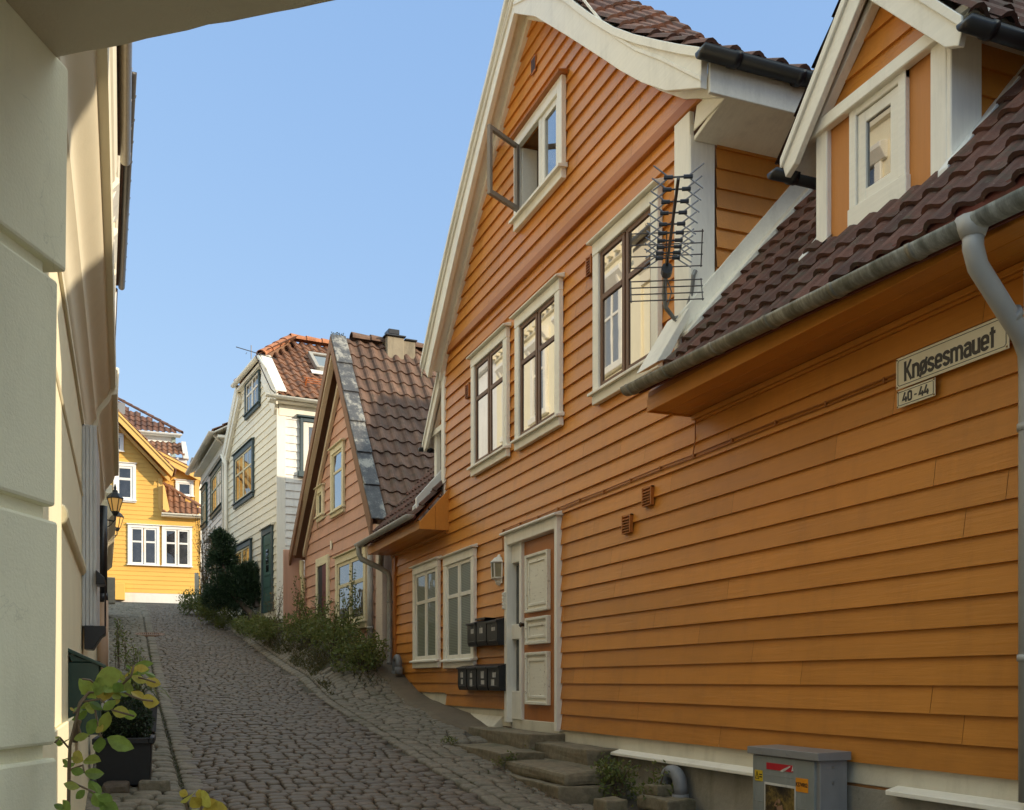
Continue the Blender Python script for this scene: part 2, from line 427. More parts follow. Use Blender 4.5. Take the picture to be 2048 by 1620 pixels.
def mossy_gutter():
    m, nt, b = _new('mossy_grey_gutter'); v = coords(nt, (14, 3, 3)); n1 = noise_tex(nt, v, 1.3, 6, .7); n2 = noise_tex(nt, coords(nt), 3, 5, .7)
    c = ramp(nt, n1, [(.3,(.075,.07,.045)),(.5,(.22,.20,.15)),(.66,(.38,.36,.29))]); c = mixc(nt, ramp(nt, n2, [(.45,(0,0,0)),(.65,(.8,.8,.8))]), c, (.09,.085,.05))
    nt.links.new(c, b.inputs['Base Color']); b.inputs['Roughness'].default_value = .55; bump(nt, b, n1, .15, .006); return m
m_gut = mossy_gutter()
m_pipe = plain('grey_downpipe_plastic', (.40,.39,.36), rough=.45, var=.08, scale=3)
m_redb = paint('red_eave_board', (.14,.034,.025), rough=.6, grain=.3, dirt=.5, wearcol=(.05,.04,.02))
m_plinth = stucco('cream_plinth_plaster', (.68,.63,.50), rough=.8, scale=50, strength=.3, var=.12, stain=.5, staincol=(.28,.25,.18))
m_conc = stucco('rough_grey_concrete', (.34,.31,.25), rough=.95, scale=26, strength=.8, var=.3, stain=.7, staincol=(.1,.1,.06))
m_flash = plain('painted_flashing', (.74,.74,.71), rough=.35, var=.06, scale=3)
g_up = glass_mat('upper_window_glass', refl=.6, inner=(.03,.028,.025), wob=.004)
g_low = glass_mat('blind_window_glass', refl=.16, inner=(.25,.27,.22), stripes='blind', wob=.05)
g_dark = glass_mat('dark_window_glass', refl=.3, inner=(.02,.022,.026), wob=.05)
g_cur = glass_mat('curtained_window_glass', refl=.22, inner=(.20,.20,.19), stripes='curtain', wob=.05)
g_side = glass_mat('obscured_door_glass', refl=.12, inner=(.075,.078,.075), wob=.05)

# ------------------------------------------------------------------ orange house (front wall on x = 4.4, local x runs towards the camera)
H = thing('orange_house', 'large orange clapboard house with steep white-trimmed gable, filling the right side', 'house', (4.4, 10, -1.15), -90)
XL, XR, CX = -4.0, 2.86, -.57
mb = MB()
door_hole = (-1.30, .15, -.7, 1.70)
siding(mb, [(-.52,-6.72,6.13),(2.3,-6.72,6.13),(2.3,XL,XR),(4.76,XL,XR)],
       holes=[(-7,-3.9,-1,-.17),(-3.9,-1.30,-1,-.35),door_hole], z0=-.52, h=.165, proud=.024, seed=11)
mb.build('siding', m_or, H)
mb = MB(); s2 = MB()
ATT = (-.86, -.26, 5.48, 6.24)                     # opening of the attic casement that stands open
up = [(4.80,XL+.02,XR+.06),(4.98,-3.75,2.62),(5.29,-3.35,2.22),(5.82,-2.75,1.61),(6.41,-2.05,.93),(7.21,-1.15,.01),(7.62,CX-.02,CX+.02)]
siding(mb, up, holes=[ATT], z0=4.80, h=.165, base=.03, proud=.024, seed=12)
mb.build('gable_siding', m_or, H)
mb = MB(); mb.box(XL-.01, XR+.36, 0, -.062, 4.70, 4.805); mb.build('belt_board', m_ord, H, bevel=.008)
# wall core behind the boards, side and back walls
mb = MB()
mb.box(XL+.01, XR-.02, .01, 5, 2.2, 4.3); mb.prism([(XL+.05,4.3),(XR-.05,4.3),(2.2,5.3),(-3.3,5.3)], .006, .92)
mb.prism([(-1.9,6.4),(.75,6.4),(CX,7.5)], .006, .92); mb.box(-2.1, -.88, .006, .92, 5.2, 6.3); mb.box(-.25, .95, .006, .92, 5.2, 6.3); mb.box(-.88, -.25, .006, .92, 6.28, 6.38)
mb.box(-.9, -.2, .88, .92, 5.2, 6.3)
mb.box(-6.7, -1.32, .012, 8, -1.2, 2.2); mb.box(.2, 6.2, .012, 8, -1.2, 2.2); mb.box(-1.32, .2, .14, 8, -1.2, 2.2)
mb.build('wall_core', plain('bare_wall_core', (.30,.14,.05), .9), H)
mb = MB(); mb.box(-.95, -.2, .80, .84, 5.25, 6.5); mb.box(-.87, -.26, .02, .82, 5.40, 5.45); mb.box(-.62, -.3, .35, .38, 5.5, 6.0) if 0 else None; mb.build('attic_room', plain('dim_room_wall', (.10,.045,.03), .9), H)
# side wall of the gable above the lower roof
mb = MB(); Ms = Matrix.Translation((XR, 0, 0)) @ Matrix.Rotation(rad(90), 4, 'Z')
siding(mb, [(2.6,.2,11),(4.5,.2,11)], z0=-.52, h=.165, seed=13); mb.xf(Ms); mb.build('gable_side_siding', m_or, H)
mb = MB(); mb.box(XR-.25, XR-.002, -.004, -.05, 2.3, 4.70); mb.box(XR-.03, XR+.006, -.046, .19, 2.42, 4.50)
mb.build('corner_board', m_whv, H, bevel=.006)
mb = MB(); mb.box(XL-.045, XL+.09, -.045, .25, 2.45, 4.70); mb.build('corner_board', m_whv, H, bevel=.006)
mb = MB(); mb.box(6.13, 6.29, -.05, .1, -.52, 2.2); mb.build('corner_board', m_whv, H, bevel=.006)
mb = MB(); mb.box(-6.80, -6.70, -.05, .1, -.2, 2.2); mb.box(-6.98, -6.80, -.03, .1, -.2, 2.2); mb.build('corner_board', m_ord, H, bevel=.006)
# bargeboards
tR = [(0,8.02),(1.42,6.86),(2.02,6.29),(2.5,5.87),(2.9,5.56),(3.32,5.26),(3.65,5.03),(3.95,4.83)]
lR = [(0,7.58),(.62,7.16),(1.5,6.41),(2.18,5.82),(2.6,5.45),(3.0,5.12),(3.4,4.83),(3.93,4.56)]
tL = [(0,8.02),(.7,7.4),(1.4,6.84),(2.23,6.13),(2.75,5.64),(3.1,5.3),(3.4,5.0),(3.72,4.68)]
lL = [(0,7.58),(.55,7.14),(1.25,6.55),(2.0,5.86),(2.5,5.38),(2.85,5.03),(3.2,4.7),(3.45,4.42)]
def off(l, sgn): return [(CX+sgn*a, z) for a, z in l]
mbR = MB(); mbR.ribbon(off(tR,1), off(lR,1), -.26, -.20)
mid = [(a, .28*t+.72*l) for (a, t), (_, l) in zip(tR, lR)]
mbR.ribbon(off([(a, z+.004) for a, z in mid],1), off([(a, z-.035) for a, z in mid],1), -.272, -.26)
mbR.ribbon(off([(a, t+.03) for a, t in tR],1), off([(a, t-.05) for a, t in tR],1), -.285, -.26)
mbR.build('bargeboard', m_wh, H, bevel=.004)
mbL = MB(); mbL.ribbon(off(tL,-1), off(lL,-1), -.26, -.20)
for k, yy in ((.35,-.285),(.68,-.275)):
    q = [(a, k*t+(1-k)*l) for (a, t), (_, l) in zip(tL, lL)]; mbL.ribbon(off([(a, z+.012) for a, z in q],-1), off([(a, z-.012) for a, z in q],-1), yy, -.26)
mbL.ribbon(off([(a, t+.03) for a, t in tL],-1), off([(a, t-.05) for a, t in tL],-1), -.30, -.26)
mbL.build('bargeboard', m_wh, H, bevel=.004)
mb = MB()
for l, s in ((lR,1),(lL,-1)):
    q = off([(a, z+.10) for a, z in l], s); mb.ribbon([(x, z+.02) for x, z in q], q, -.20, -.028)
    q = off([(a, z-.03) for a, z in l], s); mb.ribbon([(x, z+.19) for x, z in q], q, -.085, -.02)
mb.build('rake_soffit', m_wh, H)
# main roof
pR = [(3.95-a, z) for a, z in reversed(tR)]; pL = [(3.72-a, z) for a, z in reversed(tL)]
mb = MB()
pantiles(mb, (CX+3.97, -.27, .0), (0,1,0), (-1,0,0), pR, 1.3, seed=21)
pantiles(mb, (CX-3.74, -.27, .0), (0,1,0), (1,0,0), pL, 1.3, seed=22)
ridge_caps(mb, (CX, -.28, 8.12), (CX, 1.05, 8.12), r=.13)
mb.build('roof', m_tile_rd, H)
mb = MB(); q = off(tR,1); mb.ribbon(q, [(x, z-.04) for x, z in q], -.19, 1.0); q = off(tL,-1); mb.ribbon(q, [(x, z-.04) for x, z in q], -.19, 1.0); mb.build('roof_deck', m_wh, H)
# boxed eave and black gutter at the right foot of the gable
ex = CX+3.95
mb = MB(); mb.box(ex-.03, ex+.005, -.19, 10, 4.53, 4.80); mb.prism([(ex-.03,4.56),(ex-.03,4.60),(XR+.01,4.49),(XR+.01,4.45)], -.015, 10)
mb.prism([(ex-.03,4.54),(ex-.03,4.80),(XR+.1,4.80),(XR+.02,4.52)], -.03, -.016)
mb.build('boxed_eave', m_wh, H, bevel=.005)
mb = MB(); mb.half((ex+.075,-.32,4.80), (ex+.075,10,4.77), .075, n=10); mb.half((ex+.075,-.05,4.80), (ex+.075,.01,4.80), .084, n=10); mb.half((ex+.075,.55,4.79), (ex+.075,.60,4.79), .084, n=10); mb.half((ex+.075,.95,4.79), (ex+.075,1.0,4.79), .084, n=10)
mb.build('gutter', m_blk, H, smooth=True, label='black plastic gutter at the top of the gable')
# lower wings: roof slope 50 degrees
SL = 1.14; EY, EZ = -.46, 2.30
def rz(y): return EZ+(y-EY)*SL
pw = [(0,0),(3.6,3.6*SL)]
mb = MB(); pantiles(mb, (XR+.12, EY-.05, EZ-.0), (1,0,0), (0,1,0), pw, 3.9, tw=.185, th=.27, seed=31, amp=.68, clip=lambda u, v: not (1.42 < u-.0 and u < 2.58 and v > .86)); mb.build('wing_roof', m_tile_dk, H)
mb = MB(); pantiles(mb, (-7.0, EY-.05, EZ-.0), (1,0,0), (0,1,0), [(0,0),(2.2,2.2*SL)], 3.1, tw=.2, th=.3, seed=32, amp=1.1); mb.build('wing_roof', m_tile_dk, H)
for a, b, q in ((XR+.04, 6.75, 3.2), (-7.0, XL-.02, 2)): MB().prism([(EY,EZ-.02),(EY,EZ+.02),(q,rz(q)+.02),(q,rz(q)-.03)], a, b, 'x').build('wing_roof_deck', m_ord, H)
mb = MB()
gzz = lambda x: 2.372-.042*(x-2.7) if x > 0 else 2.37
for x0, x1 in ((2.88,3.55),(3.553,4.35),(4.353,5.15),(5.153,6.7),(-7.0,-5.4),(-5.397,-3.8)):
    a, b = gzz(x0)-.055, gzz(x1)-.055; c_ = EZ+.06
    MB().add([(x0,EY-.075,a),(x1,EY-.075,b),(x1,EY-.055,b),(x0,EY-.055,a),(x0,EY-.055,c_),(x1,EY-.055,c_),(x1,EY-.03,c_),(x0,EY-.03,c_)], [(0,3,2,1),(4,5,6,7),(0,1,5,4),(1,2,6,5),(2,3,7,6),(3,0,4,7)]).build('eave_board', m_redb, H)
def eavebox(x0, x1, end):
    mb = MB(); z0, z1 = 2.17, EZ-.03
    mb.prism([(EY+.02,z0+.03),(EY+.02,z1),(EY+.06,z1),(EY+.06,z0+.03)], x0, x1, 'x')
    mb.prism([(EY+.005,z0),(EY+.005,z0+.12),(EY+.018,z0+.13),(EY+.018,z0)], x0-.003, x1+.003, 'x')
    yy = EY+.03
    while yy < -.03: mb.box(x0, x1, yy, min(-.024, yy+.142), z0+.012, z0+.03); yy += .145
    mb.box(x0+.0, x1, -.05, -.022, z0-.03, z0+.01)
    zt = lambda y: rz(y)-.035
    for a, b in ((EY+.01,-.22),(-.217,.004)):
        mb.prism([(a,z0),(b,z0),(b,zt(b)),(a,min(zt(a), zt(a)))], x0-.02 if end < 0 else x1, x0 if end < 0 else x1+.02, 'x')
    return mb.build('eave_box', m_or, H, bevel=.004)
eavebox(2.88, 6.75, -1); eavebox(-7.0, -3.78, 1)
mb = MB(); GY = EY-.135
mb.half((2.80,GY,gzz(2.8)), (6.75,GY,gzz(6.75)), .066, n=12)
for x in (2.88,3.45,4.1,4.72,5.34,5.95): mb.half((x,GY,gzz(x)), (x+.035,GY,gzz(x+.035)), .073, n=12)
mb.build('gutter', m_gut, H, smooth=True, label='long mossy half-round gutter under the right-hand roof edge')
mb = MB(); mb.half((-7.2,GY,2.375), (-3.74,GY,2.365), .062, n=12); mb.half((-5.6,GY,2.37), (-5.56,GY,2.37), .069, n=12); mb.build('gutter', m_pipe, H, smooth=True, label='pale gutter over the two small windows')
# downpipes
mb = MB(); mb.tube([(6.33,GY,2.22),(6.33,GY,2.13)], [.085,.055], 12); mb.tube([(6.33,GY,2.16),(6.33,GY,2.08),(6.32,GY+.04,2.0),(6.23,-.17,1.74),(6.205,-.10,1.67),(6.20,-.088,1.58),(6.20,-.088,-.62)], .049, 14)
for z in (1.28,.1): mb.tube([(6.20,-.088,z),(6.20,-.088,z+.035)], .056, 14)
mb.tube([(6.255,-.26,1.815),(6.263,-.285,1.838)], .054, 14)
mb.build('downpipe', m_pipe, H, smooth=True, label='grey downpipe beside the street name sign')
mb = MB(); mb.tube([(-7.05,GY,2.36),(-7.05,GY,2.2),(-7.0,GY+.03,2.1),(-6.92,-.25,1.95),(-6.86,-.13,1.86),(-6.85,-.1,1.75),(-6.85,-.1,-.12),(-6.80,-.2,-.22)], .047, 12)
for z in (1.35,.3): mb.tube([(-6.85,-.1,z),(-6.85,-.1,z+.03)], .055, 12)
mb.build('downpipe', plain('weathered_grey_pipe', (.27,.26,.23), .5, var=.25, scale=6), H, smooth=True, label='grey downpipe at the far left corner')
# white flashing up the side of the gable along the roof
mb = MB()
y0, y1 = -.16, 2.3
for x0, x1, d0, d1 in ((.0,.035,.10,.36),(.0,.16,.155,.185),(.13,.16,.03,.156)): mb.prism([(y0,rz(y0)+d0),(y1,rz(y1)+d0),(y1,rz(y1)+d1),(y0,rz(y0)+d1)], XR+x0, XR+x1, 'x')
mb.prism([(-.42,2.55),(-.30,2.60),(-.1,2.98),(-.12,3.03)], XR-.24, XR+.10, 'x')
mb.build('flashing', m_wh, H, bevel=.004, label='white boards where the lower roof meets the gable')
mb = MB(); y0, y1 = -.38, 1.2
mb.prism([(y0,rz(y0)+.14),(y1,rz(y1)+.14),(y1,rz(y1)+.30),(y0,rz(y0)+.30)], XL-.25, XL-.18, 'x'); mb.prism([(y0,rz(y0)+.10),(y1,rz(y1)+.10),(y1,rz(y1)+.2),(y0,rz(y0)+.2)], XL-.42, XL-.34, 'x')
mb.build('flashing', m_flash, H, bevel=.004, label='pale flashing beside the small dormer on the left')
# dormers
def dormer(cx, half=False):
    y = .1; hw = .585; zb, zt = 2.98, 3.77; ap = 4.42
    mb = MB(); s0, s1 = cx-hw, (cx+hw if not half else cx+.14)
    Ma = MB(); siding(Ma, [(zt+.04,s0+.02,cx+hw-.02),(ap-.12,cx-.02,cx+.02)] if not half else [(zt+.04,s0+.02,s1),(zt+.45,cx-.22,s1),(zt+.46,cx-.2,s1)], z0=3.66, h=.165, seed=41, base=.0); Ma.xf(Matrix.Translation((0,y,0)))
    d = Ma.build('dormer', m_or, H, label='small dormer with a window on the right-hand roof' if not half else 'half dormer at the left corner of the gable')
    if not half:
        for a, b in ((s0+.11, cx-.26), (cx+.25, s1-.11)): MB().box(a, b, y, y-.012, zb-.1, zt).build('panel_board', m_orv, d)
        mb = MB(); mb.box(s0+.1, s1-.1, y, y+.03, zb-.3, zt); mb.box(s1-.04, s1-.005, y, 1.0, zb, zt); mb.box(s0+.005, s0+.04, y, 1.0, zb, zt); mb.prism([(s0,zt),(s1,zt),(cx,ap)], y+.006, 1.1); mb.build('dormer_core', m_ord, d)
    MB().box(s0-.005, s0+.11, y+.02, y-.05, zb-.12, zt).build('dormer_post', m_whv, d, bevel=.006)
    if not half: P = MB(); P.box(s1-.13, s1-.002, y+.02, y-.05, zb-.12, zt); P.box(s1-.03, s1+.03, y-.046, y+.19, zb-.12, zt+.02); P.build('dormer_post', m_whv, d, bevel=.006)
    B = MB(); B.box(s0-.2, s1+(.2 if not half else 0), y-.02, y-.085, zt-.035, zt+.055); B.build('dormer_beam', m_wh, d, bevel=.006)
    hx = .82; yb = y-.16; zf = 3.62; k = (ap+.14-zf)/hx
    for s in ((-1, 1) if not half else (-1,)):
        G = MB(); top = [(cx+s*hx,zf+.03),(cx,ap+.14)]; low = [(cx+s*(hx-.04),zf-.08),(cx+s*(hx-.14),zf-.03),(cx,ap-.10)]
        G.ribbon([top[0], (cx+s*(hx-.14), zf+.03+.14*(ap+.11-zf)/hx), top[1]], low, yb, yb+.045)
        G.ribbon([(cx+s*hx,zf+.06),(cx,ap+.17)], [(cx+s*hx,zf-.01),(cx,ap+.09)], yb-.02, yb)
        G.ribbon([(cx+s*(hx-.22),zf+.17),(cx,ap-.06)], [(cx+s*(hx-.22),zf+.12),(cx,ap-.13)], y-.08, y-.012)
        G.build('bargeboard', m_wh, d, bevel=.004)
    T = MB(); pantiles(T, (cx-hx-.03,yb-.01,0), (0,1,0), (1,0,0), [(0,zf+.03),(hx+.03,ap+.17)], 2.3, tw=.2, th=.3, seed=51)
    if not half: pantiles(T, (cx+hx+.03,yb-.01,0), (0,1,0), (-1,0,0), [(0,zf+.03),(hx+.03,ap+.17)], 2.3, tw=.2, th=.3, seed=52); ridge_caps(T, (cx,yb,ap+.22), (cx,2.2,ap+.22), r=.1)
    T.build('dormer_roof', m_tile_dk, d)
    U = MB()
    for s in ((-1, 1) if not half else (-1,)): U.ribbon([(cx+s*hx,zf+.02),(cx,ap+.13)], [(cx+s*hx,zf-.02),(cx,ap+.09)], yb+.045, 2.0)
    if not half: U.box(s1-.0, cx+hx-.02, yb+.05, 2, zt-.02, zt+.02)
    U.build('dormer_soffit', m_wh, d)
    for s in ((-1, 1) if not half else (-1,)):
        K = MB(); K.half((cx+s*(hx+.05),yb-.05,zf), (cx+s*(hx+.05),1.6,zf-.01), .058, n=8); K.half((cx+s*(hx+.05),yb+.1,zf), (cx+s*(hx+.05),yb+.15,zf), .066, n=8)
        K.build('dormer_gutter', m_blk, d, smooth=True)
    if not half:
        W = MB(); wx0, wx1, wz0, wz1 = cx-.25, cx+.24, zb+.0, zt-.03
        W.box(wx0-.01, wx0+.055, y, y-.045, wz0+.12, wz1); W.box(wx1-.055, wx1+.01, y, y-.045, wz0+.12, wz1); W.box(wx0-.01, wx1+.01, y, y-.043, wz1-.05, wz1); W.box(wx0-.02, wx1+.02, y, y-.05, wz0-.03, wz0+.12)
        W.box(wx0+.06, wx0+.135, y, y-.03, wz0+.125, wz1-.055); W.box(wx1-.135, wx1-.06, y, y-.03, wz0+.125, wz1-.055); W.box(wx0+.06, wx1-.06, y, y-.028, wz1-.13, wz1-.055); W.box(wx0+.06, wx1-.06, y, y-.028, wz0+.125, wz0+.2)
        W.build('window_frame', m_wh, d, bevel=.004)
        W = MB(); W.quad((wx0+.13,y-.012,wz0+.19),(wx1-.13,y-.012,wz0+.19),(wx1-.13,y-.012,wz1-.12),(wx0+.13,y-.012,wz1-.12)); W.build('pane', glass_mat('dormer_glass', refl=.38, inner=(.035,.032,.03), wob=.004), d)
        for s, e in ((-1,s0-.06),(1,s1+.04)):
            a0, a1 = y-.13, 1.0; F = MB(); F.prism([(a0,rz(a0)+.06),(a1,rz(a1)+.06),(a1,rz(a1)+.16),(a0,rz(a0)+.14)], e-.03, e+.05, 'x')
            F.build('dormer_flashing', m_flash, d, bevel=.004)
        S = MB(); siding(S, [(zb,.19,1.2),(zt,.19,1.2)], z0=-.52, h=.165, joints=False); S.xf(Matrix.Translation((s1,0,0)) @ Matrix.Rotation(rad(90),4,'Z')); S.build('dormer_cheek', m_or, d)
dormer(4.93); dormer(-4.12, True)
# windows
window(H, -2.63, -1.30, 2.82, 4.29, m_wh, m_br, g_up, rows=((0,.66),(.66,1)), tw=.125)
window(H, -1.03, .27, 2.82, 4.29, m_wh, m_br, g_up, rows=((0,.66),(.66,1)), tw=.125)
window(H, 1.08, 2.37, 2.82, 4.31, m_wh, m_br, g_up, rows=((0,.66),(.66,1)), tw=.125)
window(H, -5.50, -4.13, .30, 1.80, m_wh, m_whv, g_low, rows=((0,.66),(.66,1)), tw=.115, fr=.05, mull=.04, label='white window with closed blinds, left of the low pair')
window(H, -3.86, -2.52, .28, 1.77, m_wh, m_whv, g_low, rows=((0,.66),(.66,1)), tw=.115, fr=.05, mull=.04, label='white window with closed blinds, right of the low pair')
# attic window: fixed light on the right, open casement on the left
mb = MB(); y = -.045; a0, a1, b0, b1 = -.98, .40, 5.40, 6.38
mb.box(a0, a0+.12, y, y-.06, b0, b1); mb.box(a1-.12, a1, y, y-.06, b0, b1); mb.box(a0+.12, a1-.12, y, y-.06, b1-.14, b1); mb.box(a0, a1, y, y-.064, b0-.11, b0+.05); mb.box(-.27, -.19, y+.1, y-.04, b0+.05, b1-.14)
mb.box(a0+.1, a0+.13, .15, y, b0+.05, b1-.14)
aw = mb.build('attic_window', m_wh, H, bevel=.006, label='small gable window with one casement standing open')
mb = MB(); mb.prism([(y,b1),(y-.11,b1),(y-.115,b1+.02),(y,b1+.05)], a0-.04, a1+.04, 'x'); mb.build('hood', m_ord, aw)
mb = MB(); mb.prism([(y,b0+.0),(y-.11,b0-.01),(y-.11,b0+.02),(y,b0+.05)], a0-.03, a1+.03, 'x'); mb.build('sill', m_wh, aw)
mb = MB()
for q in ((-.19,-.11),(.20,.27)): mb.box(q[0], q[1], y, y-.035, b0+.05, b1-.14)
mb.box(-.11, .20, y, y-.034, b0+.05, b0+.12); mb.box(-.11, .20, y, y-.034, b1-.21, b1-.14); mb.build('sash', m_wh, aw, bevel=.004)
mb = MB(); mb.quad((-.12,y-.012,b0+.11),(.21,y-.012,b0+.11),(.21,y-.012,b1-.2),(-.12,y-.012,b1-.2)); mb.build('pane', g_up, aw)
cs = MB(); w, h0, h1 = .56, b0+.06, b1-.14
for u0, u1, q0, q1 in ((0,.05,h0,h1),(w-.05,w,h0,h1),(.05,w-.05,h0,h0+.06),(.05,w-.05,h1-.05,h1)): cs.box(u0, u1, -.022, .022, q0, q1)
Mc = Matrix.Translation((a0+.15,y-.06,0)) @ Matrix.Rotation(rad(-58), 4, 'Z')
cs.xf(Mc); cs.build('open_casement', paint('grey_weathered_wood', (.25,.21,.17), .6, grain=.4), aw, bevel=.004)
gl = bpy.data.materials.new('clear_casement_glass'); gl.use_nodes = True; nt = gl.node_tree; nt.nodes.clear()
o_ = N(nt,'ShaderNodeOutputMaterial'); t_ = N(nt,'ShaderNodeBsdfTransparent'); g_ = N(nt,'ShaderNodeBsdfGlossy'); x_ = N(nt,'ShaderNodeMixShader'); g_.inputs['Roughness'].default_value = .02; x_.inputs[0].default_value = .12
nt.links.new(t_.outputs[0],x_.inputs[1]); nt.links.new(g_.outputs[0],x_.inputs[2]); nt.links.new(x_.outputs[0],o_.inputs[0])
cs = MB(); cs.quad((.04,0,h0+.05),(w-.04,0,h0+.05),(w-.04,0,h1-.04),(.04,0,h1-.04)); cs.xf(Mc); cs.build('casement_pane', gl, aw)
mb = MB(); mb.box(-.60, -.30, .30, .32, 5.50, 5.98); mb.build('board_behind_window', plain('pale_green_card', (.55,.56,.30), .7, var=.3, scale=6), aw)
# vents
def vent(x0, x1, z0, z1, y=-.02, m=m_ord):
    mb = MB(); mb.box(x0, x0+.015, y, y-.035, z0, z1); mb.box(x1-.015, x1, y, y-.035, z0, z1); mb.box(x0, x1, y, y-.03, z1-.015, z1); mb.box(x0+.015, x1-.015, y, y-.003, z0, z1)
    n = 6
    for i in range(n):
        z = z0+(z1-z0-.02)*i/n; mb.prism([(y,z+.03),(y-.036,z+.004),(y-.036,z-.002),(y,z+.02)], x0+.012, x1-.012, 'x')
    mb.build('vent', m, H)
vent(2.05, 2.22, 1.56, 1.73); vent(1.66, 1.83, 1.37, 1.54); vent(-2.93, -2.78, 3.84, 4.03); vent(.88, 1.0, 4.07, 4.26)
mb = MB(); mb.box(-.55, -.42, -.045, -.06, 6.90, 7.08); mb.m = 1
for k in range(4): mb.box(-.535+.03*k, -.52+.03*k, -.06, -.064, 6.92, 7.06)
mb.build('vent', [m_ord, m_blk], H)
# cables along the boards
mb = MB(); pts = [(-1.52, -.035, 1.62), (-1.52,-.04,1.84)]+[(-1.5+i*.55, -.034, 1.86+.004*math.sin(i*2.1)) for i in range(14)]
mb.tube(pts, .006, 6); mb.tube([(p[0]+.02,p[1],p[2]-.026+.003*math.sin(i)) for i, p in enumerate(pts)], .005, 6)
for p in pts[2:]: mb.box(p[0]-.008, p[0]+.008, p[1]-.008, -.02, p[2]-.03, p[2]+.008)
mb.tube([(2.92,-.03,2.15),(2.91,-.03,1.95),(2.88,-.03,1.87)], .005, 6)
mb.build('cable', paint('painted_over_cable', (.34,.12,.022), .5, grain=0), H)
# entrance door with side light
mb = MB(); y0, y1 = 0, -.075
mb.box(-1.37, -1.28, .13, y1, -.50, 1.77); mb.box(.14, .205, .13, y1, -.54, 1.77); mb.box(-1.28, .14, .13, y1+.004, 1.64, 1.77)
mb.box(-1.02, -.955, .12, -.02, -.46, 1.64); mb.box(-1.28, -1.02, .12, -.01, 1.42, 1.64); mb.box(-1.28, -1.02, .12, -.01, .50, .68); mb.box(-1.28, -1.02, .12, -.01, -.46, -.12)
mb.prism([(.0,1.77),(-.12,1.77),(-.12,1.795),(.0,1.83)], -1.43, .25, 'x')
dr = mb.build('entrance_door', m_whv, H, bevel=.006, label='orange-brown front door with three white panels and a narrow side light')
mb = MB(); mb.box(-.95, .138, .02, .08, -.455, 1.635); mb.build('door_leaf', paint('door_brown_orange', (.42,.15,.035), .42, grain=.2, axis='z', dirt=.3, wearcol=(.1,.05,.02)), dr, bevel=.003)
for z0, z1 in ((.79,1.46),(.42,.73),(-.27,.33)):
    mb = MB(); x0, x1 = -.82, -.16
    mb.box(x0, x1, .02, -.004, z0, z1)
    for e, d in ((0,.032),(.07,.018)): 
        a, b, c, d_ = x0+e, x1-e, z0+e, z1-e; t = .035
        mb.box(a, a+t, -.004, -d, c, d_); mb.box(b-t, b, -.004, -d, c, d_); mb.box(a+t, b-t, -.004, -d+.001, c, c+t); mb.box(a+t, b-t, -.004, -d+.001, d_-t, d_)
    mb.build('door_panel', paint('worn_white_panel', (.80,.76,.64), .5, grain=.15, wear=.35, wearcol=(.28,.2,.13)), dr, bevel=.005)
mb = MB()
for q in ((.68,1.40),(-.12,.50)): mb.quad((-1.28,.05,q[0]),(-1.02,.05,q[0]),(-1.02,.05,q[1]),(-1.28,.05,q[1]))
mb.build('side_light_pane', g_side, dr)
mb = MB(); mb.tube([(-.89,.02,.66),(-.89,-.03,.66)], .022, 10); mb.tube([(-.89,-.03,.66),(-.89,-.05,.66),(-.89,-.065,.66)], [.02,.034,.02], 10); mb.box(-.915, -.865, .02, .006, .46, .56); mb.build('door_handle', plain('dark_bronze', (.06,.045,.03), .35, metal=.7), dr)
# plinth
mb = MB(); mb.box(.14, 6.25, .0, .1, -.66, -.505); mb.box(-1.30, .12, .0, .1, -.60, -.455); mb.box(-3.9, -1.33, .0, .1, -.56, -.335); mb.box(-6.7, -3.88, .0, .1, -.45, -.155)
mb.prism([(.0,-.44),(-.01,-.44),(-.13,-.56),(-.13,-.60),(.0,-.60)], -3.7, -1.6, 'x'); mb.build('plinth', m_plinth, H, bevel=.006)
mb = MB(); mb.prism([(.0,-.645),(-.10,-.672),(-.10,-.70),(.0,-.70)], 1.5, 4.35, 'x'); mb.prism([(.0,-.635),(-.10,-.66),(-.10,-.69),(.0,-.69)], 5.18, 6.3, 'x'); mb.build('plinth_ledge', m_wh, H, bevel=.004)
mb = MB(); mb.box(-.2, 6.4, -.015, .3, -1.6, -.68); mb.box(-3.9, -1.0, -.01, .3, -1.0, -.57); mb.box(-6.9, -3.9, .0, .3, -.6, -.4); mb.build('foundation', m_conc, H)
# ------------------------------------------------------------------ lettering helper (flat mesh text; local x right, z up, facing -y)
def letters(txt, x, z, h, width, y, root, mat, name='lettering', weight=.0):
    cu = bpy.data.curves.new('txt', 'FONT'); cu.body = txt; cu.align_x = 'LEFT'; cu.extrude = .0008; cu.offset = weight
    ob = bpy.data.objects.new('txt', cu); C.objects.link(ob); bpy.context.view_layer.update()
    me = bpy.data.meshes.new_from_object(ob.evaluated_get(bpy.context.evaluated_depsgraph_get()))
    bpy.data.objects.remove(ob); bpy.data.curves.remove(cu)
    xs = [v.co.x for v in me.vertices]; ys = [v.co.y for v in me.vertices]; x0, x1, y0, y1 = min(xs), max(xs), min(ys), max(ys)
    oz = ROOTZ.get(root.name, 0)
    for v in me.vertices:
        a, b, c = v.co; v.co = (x+(a-x0)/(x1-x0)*width, y-.0008-c*.5, z+(b-y0)/(y1-y0)*h-oz)
    me.materials.clear(); me.materials.append(mat)
    o = bpy.data.objects.new(name, me); C.objects.link(o); o.parent = root; return o
def arc(cx, cy, rx, ry, a0, a1, n=7): return [(cx+rx*math.cos(rad(a0+(a1-a0)*i/n)), cy+ry*math.sin(rad(a0+(a1-a0)*i/n))) for i in range(n+1)]
_o = lambda t: [(.08,.2)]+arc(.23,t-.2,.15,.13,180,0)+arc(.23,.2,.15,.13,0,-172)
